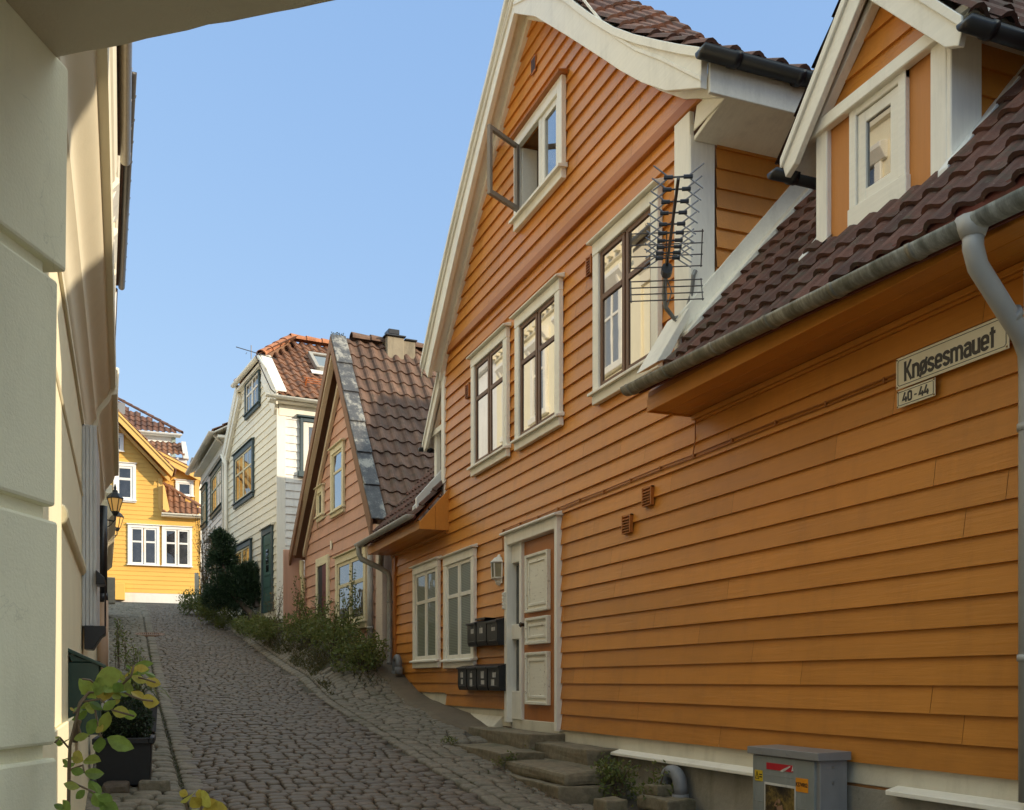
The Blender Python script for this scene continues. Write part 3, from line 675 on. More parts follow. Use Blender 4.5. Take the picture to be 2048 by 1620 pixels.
GLYPH = {'K': (.50, [[(.08,0),(.08,1)],[(.44,1.0),(.11,.42)],[(.19,.56),(.46,0)]]), 'n': (.46, [[(.08,0),(.08,.72)],[(.08,.45)]+arc(.23,.50,.15,.155,180,0)+[(.38,0)]]),
 'o': (.46, [_o(.72)]), 'ø': (.46, [_o(.72), [(.02,-.08),(.44,.80)]]), 's': (.43, [arc(.215,.53,.14,.125,0,180)+[(.09,.44),(.33,.29)]+arc(.215,.2,.14,.13,0,-180)]),
 'e': (.46, [[(.10,.36),(.38,.36)]+arc(.23,.52,.15,.135,0,180)+arc(.23,.2,.15,.13,180,345)]), 'm': (.72, [[(.08,0),(.08,.72)],[(.08,.45)]+arc(.22,.50,.14,.155,180,0)+[(.36,0)],[(.36,.45)]+arc(.50,.50,.14,.155,180,0)+[(.64,0)]]),
 'a': (.46, [arc(.235,.53,.145,.125,170,0)+[(.38,0)],[(.38,.42),(.22,.42)]+arc(.21,.24,.13,.175,90,270)+[(.38,.12)]]), 'u': (.46, [[(.08,.72)]+arc(.23,.21,.15,.14,180,360)+[(.38,.72)],[(.38,.40),(.38,0)]]),
 't': (.34, [[(.15,.95),(.15,0)],[(.01,.70),(.31,.70)]]), '4': (.47, [[(.25,1),(.05,.29),(.45,.29)],[(.33,.55),(.33,0)]]), '0': (.46, [_o(1.0)]), '-': (.30, [[(.03,.42),(.27,.42)]]), ' ': (.16, [])}
def sign_letters(txt, x, z, h, width, y, root, mat, th=.15):
    """upright condensed sign-painter letters built from mitred strokes"""
    tot = sum(GLYPH[c][0] for c in txt); sx = width/tot; mb = MB(); X = x; k = 0
    for c in txt:
        w, strokes = GLYPH[c]
        for st in strokes:
            k += 1; P = [Vector((X+p[0]*sx, z+p[1]*h)) for p in st]; hw = th*sx*.52 if len(st) > 2 or abs(st[0][0]-st[-1][0]) < .02 else th*min(sx,h)*.5
            L_, R_ = [], []
            for i, p in enumerate(P):
                d0 = (p-P[i-1]).normalized() if i else None; d1 = (P[i+1]-p).normalized() if i < len(P)-1 else None
                d = ((d0 or d1)+(d1 or d0)).normalized(); nn = Vector((-d.y, d.x)); q = hw/max(.45, nn.dot(Vector((-(d0 or d1).y, (d0 or d1).x))))
                L_.append(p+nn*q); R_.append(p-nn*q)
            n = len(P); yy = y-.0006-.00006*(k % 5); mb.add([(p.x, yy, p.y) for p in L_+R_], [(i, i+1, n+i+1, n+i) for i in range(n-1)])
        X += w*sx
    return mb.build('lettering', mat, root)
m_enam = stucco('enamel_cream', (.80,.72,.50), rough=.3, scale=20, strength=.03, var=.06, stain=.22, staincol=(.45,.32,.15))
m_ink = plain('sign_black', (.018,.014,.012), .35)
m_rust = plain('rusty_screw', (.25,.12,.02), .6)
def sign(name, label, loc, w, h, txt, tx, tw, tz, th, ch):
    t = local(name, label, 'sign', loc, -90)
    mb = MB(); mb.box(0, w, -.006, .0, 0, h); p = mb.build('plate', m_enam, t, bevel=.004, segs=2)
    b = MB(); e = ch; q = .0035; y0, y1 = -.0064, -.0078; c = e*.75
    b.box(e+c, w-e-c, y0, y1, e, e+q); b.box(e+c, w-e-c, y0, y1, h-e-q, h-e); b.box(e, e+q, y0, y1, e+c, h-e-c); b.box(w-e-q, w-e, y0, y1, e+c, h-e-c)
    for sx, sz in ((0,0),(1,0),(0,1),(1,1)):
        X = lambda v: w-v if sx else v
        Z = lambda v: h-v if sz else v
        b.prism([(X(e),Z(e+c)),(X(e+c),Z(e)),(X(e+c),Z(e+q*1.2)),(X(e+q*1.2),Z(e+c))], y0, y1)
    b.build('border', m_ink, p)
    s = MB()
    for x in (e*.75, w-e*.75):
        for z in (e*.75, h-e*.75): s.lathe([(.0055,-.0062),(.0055,-.009),(.002,-.0105)], (x,0,z), 8, axis='y')
    s.build('screw', m_rust, p)
    sign_letters(txt, tx, tz, th, tw, -.0064, p, m_ink)
    return t
sign('street_name_sign', 'long cream enamel street name plate reading Knøsesmauet', (4.4-.052, 10-5.225, 1.75), .825, .188, 'Knøsesmauet', .068, .675, .034, .118, .016)
sign('house_number_sign', 'small cream enamel plate reading 40-44, under the street name plate', (4.4-.05, 10-5.23, 1.638), .305, .104, '40 - 44', .048, .212, .024, .058, .011)

# ------------------------------------------------------------------ wall lantern, bells, mailboxes, meter box
m_lampw = paint('white_lamp_metal', (.78,.75,.66), .45, grain=.05, wear=.15)
t = local('wall_lantern', 'small white half lantern on the orange wall beside the front door', 'lantern', (4.4-.025, 10+1.66, 1.19), -90)
def halfhex(r, n=6): return [(r*math.cos(rad(180+180*k/(n//2))), r*math.sin(rad(180+180*k/(n//2)))) for k in range(n//2+1)]
def hexstack(mb, lv):
    for (r0, z0), (r1, z1) in zip(lv, lv[1:]):
        a, b = halfhex(r0), halfhex(r1); vs = [(x, y, z0) for x, y in a]+[(x, y, z1) for x, y in b]; n = len(a)
        mb.add(vs, [(k, k+1, n+k+1, n+k) for k in range(n-1)]+[tuple(range(n)), tuple(range(2*n-1, n-1, -1))])
mb = MB(); hexstack(mb, [(.03,0),(.055,.035),(.05,.05),(.085,.075),(.105,.085),(.105,.10)]); hexstack(mb, [(.11,.275),(.125,.285),(.10,.31),(.065,.345),(.03,.36),(.022,.385)])
for x, y in halfhex(.104): mb.tube([(x*.93,y*.93,.09),(x,y,.285)], .009, 6)
mb.box(-.10, .10, -.012, 0, .02, .34); mb.build('lamp_housing', m_lampw, t, bevel=.002)
mb = MB(); a = halfhex(.094); b = halfhex(.10); n = len(a)
mb.add([(x,y-.004,.10) for x,y in a]+[(x,y-.004,.276) for x,y in b], [(k,k+1,n+k+1,n+k) for k in range(n-1)]); mb.build('lamp_glass', glass_mat('yellowed_lamp_glass', refl=.12, inner=(.22,.19,.11)), t)
t = local('doorbell_panel', 'narrow white strip of doorbell buttons on the door frame', 'doorbell', (4.4-.077, 10+1.375, .87), -90)
mb = MB(); mb.box(0, .07, -.012, 0, 0, .21); p = mb.build('plate', m_lampw, t, bevel=.003)
for k in range(5): mb = MB(); mb.box(.008, .062, -.03, -.012, .008+k*.04, .04+k*.04); mb.build('button', m_lampw, t, bevel=.004)
m_mail = plain('black_mailbox_enamel', (.013,.013,.014), .42, var=.3, scale=20)
m_lbl = stucco('torn_paper_label', (.62,.60,.55), rough=.7, scale=30, strength=.1, var=.2, stain=1, staincol=(.05,.05,.05))
RW = ['leftmost mailbox of the upper row, small label', 'middle mailbox of the upper row, lid slightly raised', 'rightmost mailbox of the upper row, beside the door frame',
      'leftmost mailbox of the lower row with one tiny label', 'second mailbox from the left in the lower row', 'third mailbox from the left in the lower row', 'rightmost mailbox of the lower row, two torn white labels']
mbs = [(-2.50,.45,.34,0),(-2.13,.45,.36,1),(-1.735,.44,.36,2),(-2.90,-.12,.36,3),(-2.505,-.12,.36,4),(-2.11,-.12,.37,5),(-1.70,-.12,.39,6)]
for x, z, w, i in mbs:
    t = local('mailbox', 'black metal wall '+RW[i], 'mailbox', (4.4-.03, 10-x, z), -90, 'black mailboxes by the front door'); d = .135; h = .335; rr = random.Random(i)
    mb = MB(); mb.prism([(0,0),(-d*.86,0),(-d,.05),(-d,h-.035),(0,h)], 0, w, 'x'); mb.build('body', m_mail, t, bevel=.004)
    mb = MB(); up = .05 if i == 1 else .0; mb.prism([(0,h+.004),(-d-.02,h-.035+up),(-d-.02,h-.06+up),(-d-.012,h-.06+up),(-d-.012,h-.042+up),(0,h-.004)], -.008, w+.008, 'x'); mb.build('lid', m_mail, t, bevel=.002)
    mb = MB(); k = 1 if i in (0,1,2) else 2
    for j in range(k):
        a = w*rr.uniform(.3,.45); b = h*(.62-.3*j); mb.box(a, a+rr.uniform(.07,.13), -d-.0015, -d+.002, b-rr.uniform(.03,.06), b+rr.uniform(.01,.04))
    mb.build('name_label', m_lbl, t)
    mb = MB(); mb.box(w*.2, w*.8, -d-.002, -d+.001, .06, .064); mb.lathe([(.008,-d+.001),(.008,-d-.006)], (w*.5,0,.24), 8, axis='y'); mb.build('lock', plain('dull_steel', (.25,.25,.25), .4, metal=.8), t)
t = tag(MB().box(0, .14, -.07, 0, 0, .22).build('meter_box', m_lampw, None, bevel=.006), 'small blank white plastic box low on the orange wall by the downpipe', 'meter box'); t.location = (4.4-.025, 10+6.62, .12); t.rotation_euler = (0,0,rad(-90))
# goose-neck vent pipes
m_vp = stucco('grey_plastic_pipe', (.22,.23,.24), rough=.5, scale=30, strength=.1, var=.2, stain=.6, staincol=(.10,.06,.04))
def goose(label, x, y, zg, top, r, w):
    mb = MB(); p = [(0,0,0),(0,0,top-w)]+[(w-w*math.cos(a), 0, top-w+w*math.sin(a)) for a in [rad(q) for q in range(15, 181, 15)]]+[(2*w,0,top-w-.06)]
    mb.tube(p, r, 14); mb.tube([(2*w,0,top-w-.05),(2*w,0,top-w-.17)], r*1.22, 14); mb.tube([(0,0,.0),(0,0,.10)], r*1.15, 14)
    o = tag(mb.build('vent_pipe', m_vp, None, smooth=True), label, 'vent pipe'); o.location = (x, y, zg); o.rotation_euler = (0,0,rad(-90)); return o
goose('bent grey vent pipe between the stone steps and the metal cabinet', 4.4-.13, 10-2.60, gz(4.2,7.3)-.02, .335, .058, .125)
goose('bent grey vent pipe at the foot of the downpipe, left end of the wall', 4.4-.13, 10+6.35, gz(4.2,16.3)-.02, .32, .055, .11)

# ------------------------------------------------------------------ electrical cabinet
m_zinc = stucco('dull_zinc', (.235,.25,.235), rough=.45, scale=14, strength=.06, var=.25, stain=.55, staincol=(.42,.43,.42))
m_zinc2 = stucco('brushed_zinc', (.25,.245,.24), rough=.42, scale=14, strength=.06, var=.2, stain=.4, staincol=(.12,.12,.13))
gzc = gz(4.1, 5.6)-.02
t = local('electrical_cabinet', 'grey zinc electrical cabinet with stickers and a small poster, against the plinth', 'cabinet', (4.13, 10-4.07, gzc), -90)
Wc, Hc, Dc = .72, -.452-gzc, .215
mb = MB(); mb.box(0, Wc, 0, Dc, 0, Hc-.05); mb.build('cabinet_body', m_zinc2, t, bevel=.004)
mb = MB(); mb.prism([(-.035,Hc-.055),(Dc+.01,Hc-.055),(Dc+.01,Hc+.0),(-.035,Hc-.005)], -.025, Wc+.025, 'x')
for x in (.16,.42): mb.lathe([(.009,-.034),(.009,-.038)], (x,0,Hc-.03), 8, axis='y')
mb.build('cabinet_lid', m_zinc2, t, bevel=.004)
mb = MB(); mb.box(.02, Wc-.035, -.018, 0, .05, Hc-.065)
dz = Hc-.065; mb.box(.05, Wc-.06, -.0195, -.018, dz-.125, dz-.121); 
for a, b in ((.035,.16),(.50,.62)): mb.box(a, b, -.021, -.018, dz-.315, dz-.31); mb.box(a, a+.004, -.021, -.018, dz-.315, dz-.24)
door = mb.build('cabinet_door', m_zinc, t, bevel=.004)
mb = MB()
for z in (dz-.03, dz-.16): mb.lathe([(.008,0),(.008,.004)], (0,0,0), 8, axis='z'); 
m_red = plain('red_sticker', (.45,.01,.02), .4); m_yel = plain('yellow_sticker', (.62,.42,.02), .4); m_osk = plain('orange_sticker', (.70,.26,.01), .4)
st = MB(); yy = -.0205; st.box(.18, .47, yy, -.018, dz-.085, dz-.04); st.build('red_strip', m_red, door)
st = MB(); st.prism([(.33,dz-.088),(.37,dz-.07),(.44,dz-.045),(.445,dz-.05),(.40,dz-.075),(.36,dz-.093)], yy-.001, yy); st.prism([(.455,dz-.08),(.47,dz-.04),(.475,dz-.075)], yy-.001, yy); st.build('torn_paper', m_lbl, door)
st = MB(); st.box(.045, .135, yy, -.018, dz-.175, dz-.10); q = st.build('warning_sticker', m_yel, door)
st = MB(); A = (.072,dz-.11); B = (.053,dz-.16); D = (.093,dz-.16)
def edge(p, q_, w=.0042):
    dx, dz_ = q_[0]-p[0], q_[1]-p[1]; l = math.hypot(dx, dz_); nx, nz = -dz_/l*w/2, dx/l*w/2
    st.prism([(p[0]+nx,p[1]+nz),(q_[0]+nx,q_[1]+nz),(q_[0]-nx,q_[1]-nz),(p[0]-nx,p[1]-nz)], yy-.0012, yy)
edge(A,B); edge(B,D); edge(D,A); edge((.076,dz-.128),(.070,dz-.141),.003); edge((.070,dz-.141),(.076,dz-.143),.003); edge((.076,dz-.143),(.071,dz-.155),.003)
for z in (.128,.145): st.box(.098, .13, yy-.001, yy, dz-z-.004, dz-z+.004)
st.build('warning_mark', m_ink, door)
st = MB(); st.box(.50, .625, yy, -.018, dz-.205, dz-.115); q = st.build('number_sticker', m_osk, door); letters('KS74902', .503, dz-.172, .028, .119, yy, door, m_ink, weight=.02)
ps = MB(); ps.box(.16, .50, yy-.002, -.018, dz-.72, dz-.175); ps.build('poster_border', m_lbl, door)
mp, nt, b = _new('poster_rock_print'); v = coords(nt); n_ = noise_tex(nt, v, 9, 7, .7)
nt.links.new(ramp(nt, n_, [(.38,(.012,.008,.004)),(.48,(.06,.04,.012)),(.58,(.20,.13,.03)),(.7,(.28,.20,.07))]), b.inputs['Base Color']); b.inputs['Roughness'].default_value = .4
ps = MB(); ps.box(.172, .488, yy-.003, -.02, dz-.71, dz-.19); ps.build('poster_picture', mp, door)
ps = MB(); y2 = yy-.0036; ps.prism([(.30,dz-.33),(.36,dz-.31),(.375,dz-.37),(.365,dz-.385),(.36,dz-.36),(.352,dz-.40),(.312,dz-.40)], y2-.0006, y2); ps.lathe([(.016,y2),(.016,y2-.0007)], (.325,0,dz-.29), 10, axis='y'); ps.prism([(.30,dz-.33),(.268,dz-.325),(.30,dz-.285),(.305,dz-.295),(.285,dz-.32),(.31,dz-.32)], y2-.0006, y2); ps.build('printed_figure', plain('printed_skin', (.30,.17,.10), .4), door)
ps = MB(); ps.prism([(.312,dz-.40),(.356,dz-.40),(.33,dz-.56),(.29,dz-.62),(.262,dz-.6)], y2-.0008, y2); ps.box(.25, .31, y2-.001, y2, dz-.55, dz-.43); ps.build('printed_shadow', plain('printed_dark', (.012,.012,.015), .4), door)
mb = MB()
for z in (Hc-.10, Hc-.20):
    n0 = len(mb.v); mb.lathe([(.010,0),(.010,.003),(.004,.004)], (0,0,0), 8); mb.xf(Matrix.Translation((Wc,.1,z)) @ Matrix.Rotation(rad(90),4,'Y'), n0)
mb.build('rivet', plain('dull_steel', (.25,.25,.25), .4, metal=.8), t)

# ------------------------------------------------------------------ stone steps and loose stones
m_step = stone_mat('mossy_step_stone', [(.15,.125,.078),(.19,.158,.10),(.22,.18,.118)], moss=.7, scale=14)
def slab(name, label, cat, x0, x1, y0, y1, z0, z1, r=.03, skew=0, seed=0, group=None, m=None):
    me = bpy.data.meshes.new(name); bm = bmesh.new(); rr = random.Random(seed)
    bmesh.ops.create_cube(bm, size=1)
    for v in bm.verts: v.co = Vector(((x1-x0)*v.co.x, (y1-y0)*v.co.y, (z1-z0)*(v.co.z+.5)))
    bmesh.ops.bevel(bm, geom=bm.edges[:], offset=r, segments=2, affect='EDGES', profile=.6)
    bmesh.ops.subdivide_edges(bm, edges=[e for e in bm.edges if e.calc_length() > .12], cuts=4, use_grid_fill=True)
    o_ = Vector((seed*3.1, 1.7, .3))
    for v in bm.verts:
        n = noise.noise_vector(v.co*5+o_)*.014+noise.noise_vector(v.co*17+o_)*.006; v.co += n; v.co.x += skew*(v.co.y/(y1-y0))
    bm.to_mesh(me); bm.free(); me.materials.append(m or m_step)
    o = bpy.data.objects.new(name, me); C.objects.link(o); o.location = ((x0+x1)/2, (y0+y1)/2, z0); return tag(o, label, cat, group)
G = 'stone blocks of the door steps'
slab('step_stone', 'long grey stone step directly under the front door', 'step', 3.98, 4.40, 9.72, 11.7, -.79, -.565, r=.014, seed=1, group=G)
slab('step_stone', 'rough stone step against the plinth, right of the door', 'step', 4.05, 4.40, 8.48, 10.0, -.84, -.645, r=.014, seed=2, group=G)
slab('step_stone', 'low flat stone step farthest out on the cobbles, on the left', 'step', 3.50, 3.97, 9.30, 10.85, -.92, -.715, r=.012, seed=3, group=G)
slab('step_stone', 'rounded dark stone slab lying on the lowest block', 'step', 3.54, 4.12, 7.85, 9.45, -.905, -.79, r=.035, seed=4, group=G)
slab('step_stone', 'lowest rough stone block with weeds at its foot', 'step', 3.47, 4.12, 7.8, 9.35, -1.18, -.905, r=.015, seed=5, group=G)
G = 'loose stones beside the steps'
slab('loose_stone', 'grey kerb stone lying flat near the vent pipe', 'stone', 4.02, 4.30, 6.95, 7.45, -1.06, -.95, r=.02, seed=6, group=G)
slab('loose_stone', 'pale block on top of the flat kerb stone', 'stone', 4.08, 4.24, 7.2, 7.42, -.95, -.86, r=.015, seed=7, group=G)
slab('loose_stone', 'small cobble on the ground in front of the lowest step', 'stone', 3.55, 3.75, 7.08, 7.3, -1.05, -.94, r=.015, seed=8, group=G)

# ------------------------------------------------------------------ television aerial on the corner board
m_alu = plain('aerial_aluminium', (.24,.25,.28), .4, metal=.5); m_dk = plain('aerial_dark_plastic', (.03,.035,.045), .5); m_rod = plain('aerial_dark_steel', (.10,.09,.085), .45, metal=.6)
A0, A1 = Vector((4.10,7.10,3.28)), Vector((3.43,5.77,3.33))
t = local('tv_aerial', 'television aerial with crossed rods and wire reflectors on the white corner board', 'aerial', A0)
dirv = (A1-A0).normalized(); sd = dirv.cross(Vector((0,0,1))).normalized(); upv = sd.cross(dirv)
B = lambda s, a=0, u=0: dirv*s+sd*a+upv*u
L = (A1-A0).length
mb = MB(); mb.tube([B(-.12), B(L)], .011, 8); mb.build('boom', m_rod, t)
ss = [L*.995, L*.89, L*.78, L*.675, L*.565, L*.475, L*.395, L*.325, L*.26, L*.20]
for k, s in enumerate(ss):
    mb = MB(); mb.m = 1; mb.tube([B(s, -.05, .012), B(s, .05, .012)], .006, 6)
    for sg in (-1, 1):
        mb.m = 1; mb.tube([B(s, sg*.035, .012), B(s, sg*.095, .012)], .014, 6); mb.m = 0
        for sv in (-1, 1): mb.tube([B(s, sg*.06, .012), B(s+.05*sv*.6, sg*(.165+.02*(1-s/L)), .012+sv*.068)], .0056, 5)
    mb.build('element', [m_alu, m_dk], t)
mb = MB(); mb.tube([B(.12,0,-.03),B(.22,0,-.03)], .045, 8); mb.build('balun_box', m_dk, t)
for sg, tilt in ((1, 32), (-1, -32)):
    mb = MB(); q = Matrix.Rotation(rad(-tilt), 3, sd)
    base = B(.03, 0, .03*sg)
    for j in range(4):
        c = base+ (q @ upv)*sg*(.03+.085*j); mb.tube([c-sd*.29, c+sd*.29], .005, 6)
    for e in (-.28, .28, 0): mb.tube([base+sd*e+(q @ upv)*sg*.02, base+sd*e+(q @ upv)*sg*.30], .005, 6)
    mb.build('reflector', m_rod, t)
mb = MB(); mb.tube([B(.0,0,-.02), Vector((.02,.06,-.12)), Vector((.05,.08,-.22)), Vector((.14,.10,-.29)), Vector((.24,.08,-.25)), Vector((.27,.05,-.1)), Vector((.28,.03,.06)), Vector((.30,.03,.10))], .019, 10); mb.tube([B(.02,0,0), B(-.02,-.05,-.12), Vector((.03,.03,-.25)), Vector((.12,.05,-.33)), Vector((.22,.05,-.30))], .006, 6); mb.build('bracket', plain('grey_steel_tube', (.20,.20,.19), .45, metal=.5), t)
# ------------------------------------------------------------------ pink house (gable to the street)
m_pk = paint('faded_pink_clapboard', (.60,.345,.25), rough=.7, grain=.5, var=.14, isl=.09, wear=.32, wearcol=(.33,.25,.2), dirt=.35)
m_pkv = paint('faded_pink_upright', (.60,.36,.27), rough=.7, grain=.5, axis='z', dirt=.4, wearcol=(.3,.2,.15))
m_oldw = paint('flaking_cream_paint', (.72,.65,.45), rough=.65, grain=.4, wear=.42, wearcol=(.33,.29,.22), axis='z')
m_brb = paint('brown_weathered_barge', (.25,.14,.085), rough=.7, grain=.5, wear=.2, wearcol=(.1,.06,.04))
def slate():
    m, nt, b = _new('lichen_slate'); v = coords(nt); n1 = noise_tex(nt, v, 3.2, 8, .75); n2 = noise_tex(nt, v, 26, 5, .7)
    c = ramp(nt, n1, [(.35,(.045,.047,.055)),(.52,(.085,.088,.095)),(.60,(.30,.29,.26)),(.75,(.36,.34,.30))])
    c = mixc(nt, ramp(nt, n2, [(.55,(0,0,0)),(.68,(.6,.6,.6))]), c, (.20,.19,.17)); nt.links.new(c, b.inputs['Base Color']); b.inputs['Roughness'].default_value = .75; bump(nt, b, n2, .4, .006); return m
m_slate = slate()
PZ = .3
K = thing('pink_house', 'faded pink clapboard house with peeling paint and steep tiled roof', 'house', (4.35, 17.4, PZ), -86.7)
ax, az = -2.6, 6.85; xl, xr, ez = -6.3, -.02, 3.1
sl, sr = (az-ez)/(ax-xl), (az-ez)/(xr-ax)
mb = MB(); siding(mb, [(.2,-6.08,-.06),(3.30,-6.08,-.06),(3.32,-5.95,-.35),(az-.35,ax-.2,ax+.1)], z0=.2, h=.245, proud=.026, seed=61); mb.build('siding', m_pk, K)
mb = MB(); mb.box(-6.1, -.02, .012, 8.5, -.5, 3.2); mb.prism([(-6.0,3.2),(-.3,3.2),(ax,az-.3)], .012, 8.5); mb.build('wall_core', m_pk, K)
mb = MB(); mb.box(-.32, -.02, -.045, .2, .1, 3.0); mb.box(-.46, -.33, -.03, 0, .1, 3.0); mb.build('corner_board', paint('weathered_pale_board', (.62,.52,.44), .7, grain=.4, axis='z', wear=.2), K, bevel=.006)
mb = MB(); mb.box(-6.16, -6.06, -.03, .1, .4, 2.6); mb.box(-6.5, -6.2, .05, .1, 1.1, 3.0); mb.build('corner_board', m_pkv, K, bevel=.006)
# roof planes
bk = 9.0
mb = MB()
pantiles(mb, (xr+.24,-.28,ez-.28), (0,1,0), (-1,0,0), [(0,0),(xr+.24-ax,az-ez+.30)], bk, tw=.235, th=.34, seed=62, amp=1.0, clip=lambda u, v: u > .12)
pantiles(mb, (xl-.2,-.28,ez-.15), (0,1,0), (1,0,0), [(0,0),(ax-xl+.2,az-ez+.17)], bk, tw=.25, th=.35, seed=63)
ridge_caps(mb, (ax,.1,az+.10), (ax,bk-.3,az+.10), r=.13); mb.build('roof', m_tile_pk, K)
mb = MB(); mb.ribbon([(xl-.2,ez-.17),(ax,az+.0),(xr+.24,ez-.30)], [(xl-.2,ez-.23),(ax,az-.06),(xr+.24,ez-.36)], -.2, bk-.3); mb.build('roof_deck', m_brb, K)
# slate verge: overlapping slabs laid down the right-hand edge
mb = MB(); nrm = Vector((sr,0,1)).normalized(); dn = Vector((1,0,-sr)).normalized(); Lr = math.hypot(xr+.26-ax, az-ez+.30); n = 6
for i in range(n):
    s0, s1 = Lr*i/n, Lr*(i+1.06)/n; l0, l1 = .10, .135
    p = [Vector((ax,0,az+.02))+dn*s+nrm*l for s, l in ((s0,l0),(s1,l1),(s1,l1-.035),(s0,l0-.035))]; w = .31-.006*i
    mb.add([(q.x,-.34,q.z) for q in p]+[(q.x,-.34+w,q.z) for q in p], [(0,1,2,3),(7,6,5,4),(0,4,5,1),(1,5,6,2),(2,6,7,3),(3,7,4,0)])
mb.build('slate_verge', m_slate, K, bevel=.006)
mb = MB(); mb.ribbon([(xl-.2,ez-.13),(ax,az+.06),(xr+.24,ez-.26)], [(xl-.2,ez-.40),(ax,az-.24),(xr+.20,ez-.60)], -.33, -.28); mb.build('bargeboard', m_brb, K, bevel=.004)
mb = MB(); mb.ribbon([(xl+.0,ez-.05),(ax,az-.2)], [(xl+.0,ez-.16),(ax,az-.33)], -.30, -.2); mb.ribbon([(xl+.26,ez-.09),(ax,az-.42)], [(xl+.26,ez-.22),(ax,az-.58)], -.10, -.03); mb.ribbon([(ax,az-.42),(xr-.35,ez-.1)], [(ax,az-.56),(xr-.35,ez-.24)], -.10, -.03); mb.build('rake_trim', paint('dull_cream_trim', (.62,.52,.38), .6, grain=.3, wear=.2), K, bevel=.004)
mb = MB(); mb.ribbon([(xl-.1,ez-.12),(ax,az-.03),(xr+.1,ez-.3)], [(xl-.1,ez-.15),(ax,az-.06),(xr+.1,ez-.33)], -.28, .02); mb.build('rake_soffit', m_brb, K)
# gutter and pipes
mb = MB(); mb.half((xr+.32,-.2,ez-.42), (xr+.32,3,ez-.42), .07, n=10); mb.tube([(xr+.32,-.1,ez-.45),(xr+.32,-.1,ez-.6),(xr+.22,-.12,ez-.85),(xr+.10,-.1,ez-1.1)], .05, 10)
mb.build('gutter', stucco('stained_zinc_gutter', (.34,.31,.25), .6, 30, .2, .3, .7, (.1,.08,.05)), K, smooth=True)
mb = MB(); mb.tube([(-.60,-.09,2.35),(-.60,-.09,.35)], .055, 10); mb.tube([(-.60,-.09,.95),(-.60,-.09,1.0)], .065, 10); mb.build('downpipe', stucco('peeling_pipe', (.40,.38,.35), .6, 40, .3, .3, .9, (.08,.09,.11)), K, smooth=True, label='peeling grey downpipe beside the big window')
mb = MB(); mb.tube([(-6.13,-.1,ez-.3),(-6.08,-.12,ez-.6),(-6.02,-.1,ez-.75),(-6.02,-.1,1.0)], .05, 10); mb.build('downpipe', stucco('cream_pipe', (.62,.54,.32), .6, 40, .2, .2, .5, (.2,.1,.05)), K, smooth=True, label='cream downpipe at the far corner')
mb = MB(); mb.tube([(-4.75,-.06,3.38),(-4.2,-.2,3.42),(-3.6,-.12,3.50),(-3.2,-.06,3.48)], .012, 6); mb.build('broken_rail', m_oldw, K)
# windows and door
window(K, -3.60, -2.58, 3.50, 4.84, m_oldw, m_oldw, glass_mat('pink_attic_glass', refl=.5, inner=(.05,.045,.03), wob=.06), cols=1, rows=((0,.66),(.66,1)), tw=.12, y=-.02, apron=.09, label='tall attic window with flaking cream frame and tilted top light')
window(K, -4.86, -4.26, 3.60, 4.24, m_oldw, m_oldw, glass_mat('pink_small_glass', refl=.3, inner=(.05,.05,.04)), cols=1, rows=((0,1),), tw=.12, y=-.02, apron=.08, label='tiny attic window with flaking cream frame')
window(K, -3.20, -1.0, 1.12, 2.53, m_oldw, m_oldw, glass_mat('pink_big_glass', refl=.3, inner=(.06,.05,.03), wob=.08), cols=2, rows=((0,.62),(.62,1)), tw=.14, y=-.02, fr=.07, apron=.12, label='large ground-floor window with flaking cream frame')
mb = MB(); mb.box(-4.92, -4.78, 0, -.07, 1.1, 2.70); mb.box(-3.98, -3.84, 0, -.07, 1.1, 2.70); mb.box(-4.78, -3.98, 0, -.068, 2.52, 2.70); d = mb.build('side_door', m_oldw, K, bevel=.006, label='narrow dark doorway with cream frame')
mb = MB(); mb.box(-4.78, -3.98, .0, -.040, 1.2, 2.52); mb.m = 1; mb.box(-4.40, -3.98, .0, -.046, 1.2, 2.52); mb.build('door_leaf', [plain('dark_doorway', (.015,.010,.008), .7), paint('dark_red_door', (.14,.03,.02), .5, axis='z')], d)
mb = MB(); mb.box(-3.70, -3.60, -.03, -.05, 2.78, 2.96); mb.build('number_plate', m_enam, K)
# chimney
CHm = stucco('old_chimney_render', (.33,.28,.20), .95, 22, .7, .3, .7, (.08,.07,.05))
mb = MB(); mb.box(ax-.2, ax+.25, .78, 1.14, 6.4, 7.0); mb.box(ax-.15, ax+.2, 1.14, 1.40, 6.4, 6.97); mb.build('chimney', CHm, K, bevel=.012)
mb = MB(); mb.box(ax-.25, ax+.3, .74, 1.17, 7.0, 7.03); mb.box(ax-.2, ax+.25, 1.172, 1.43, 6.97, 7.0); mb.box(ax-.12, ax+.17, .84, 1.07, 7.08, 7.18); mb.box(ax-.09, ax+.14, .86, 1.05, 7.03, 7.08); mb.build('chimney_cap', m_blk, K, bevel=.006)
mb = MB()
rr = random.Random(5)
for _ in range(160): q = abs(rr.gauss(0,.10)); c = Vector((ax+.03+q, rr.uniform(-.32,-.06), az+.13-q*1.45)); leaf_quad(mb, c, rv(rr)+Vector((0,0,.3)), rv(rr), .03, .022)
mb.build('moss', leaf_mat('ridge_moss', [(.05,.05,.015),(.09,.08,.02)], .1, .8), K)

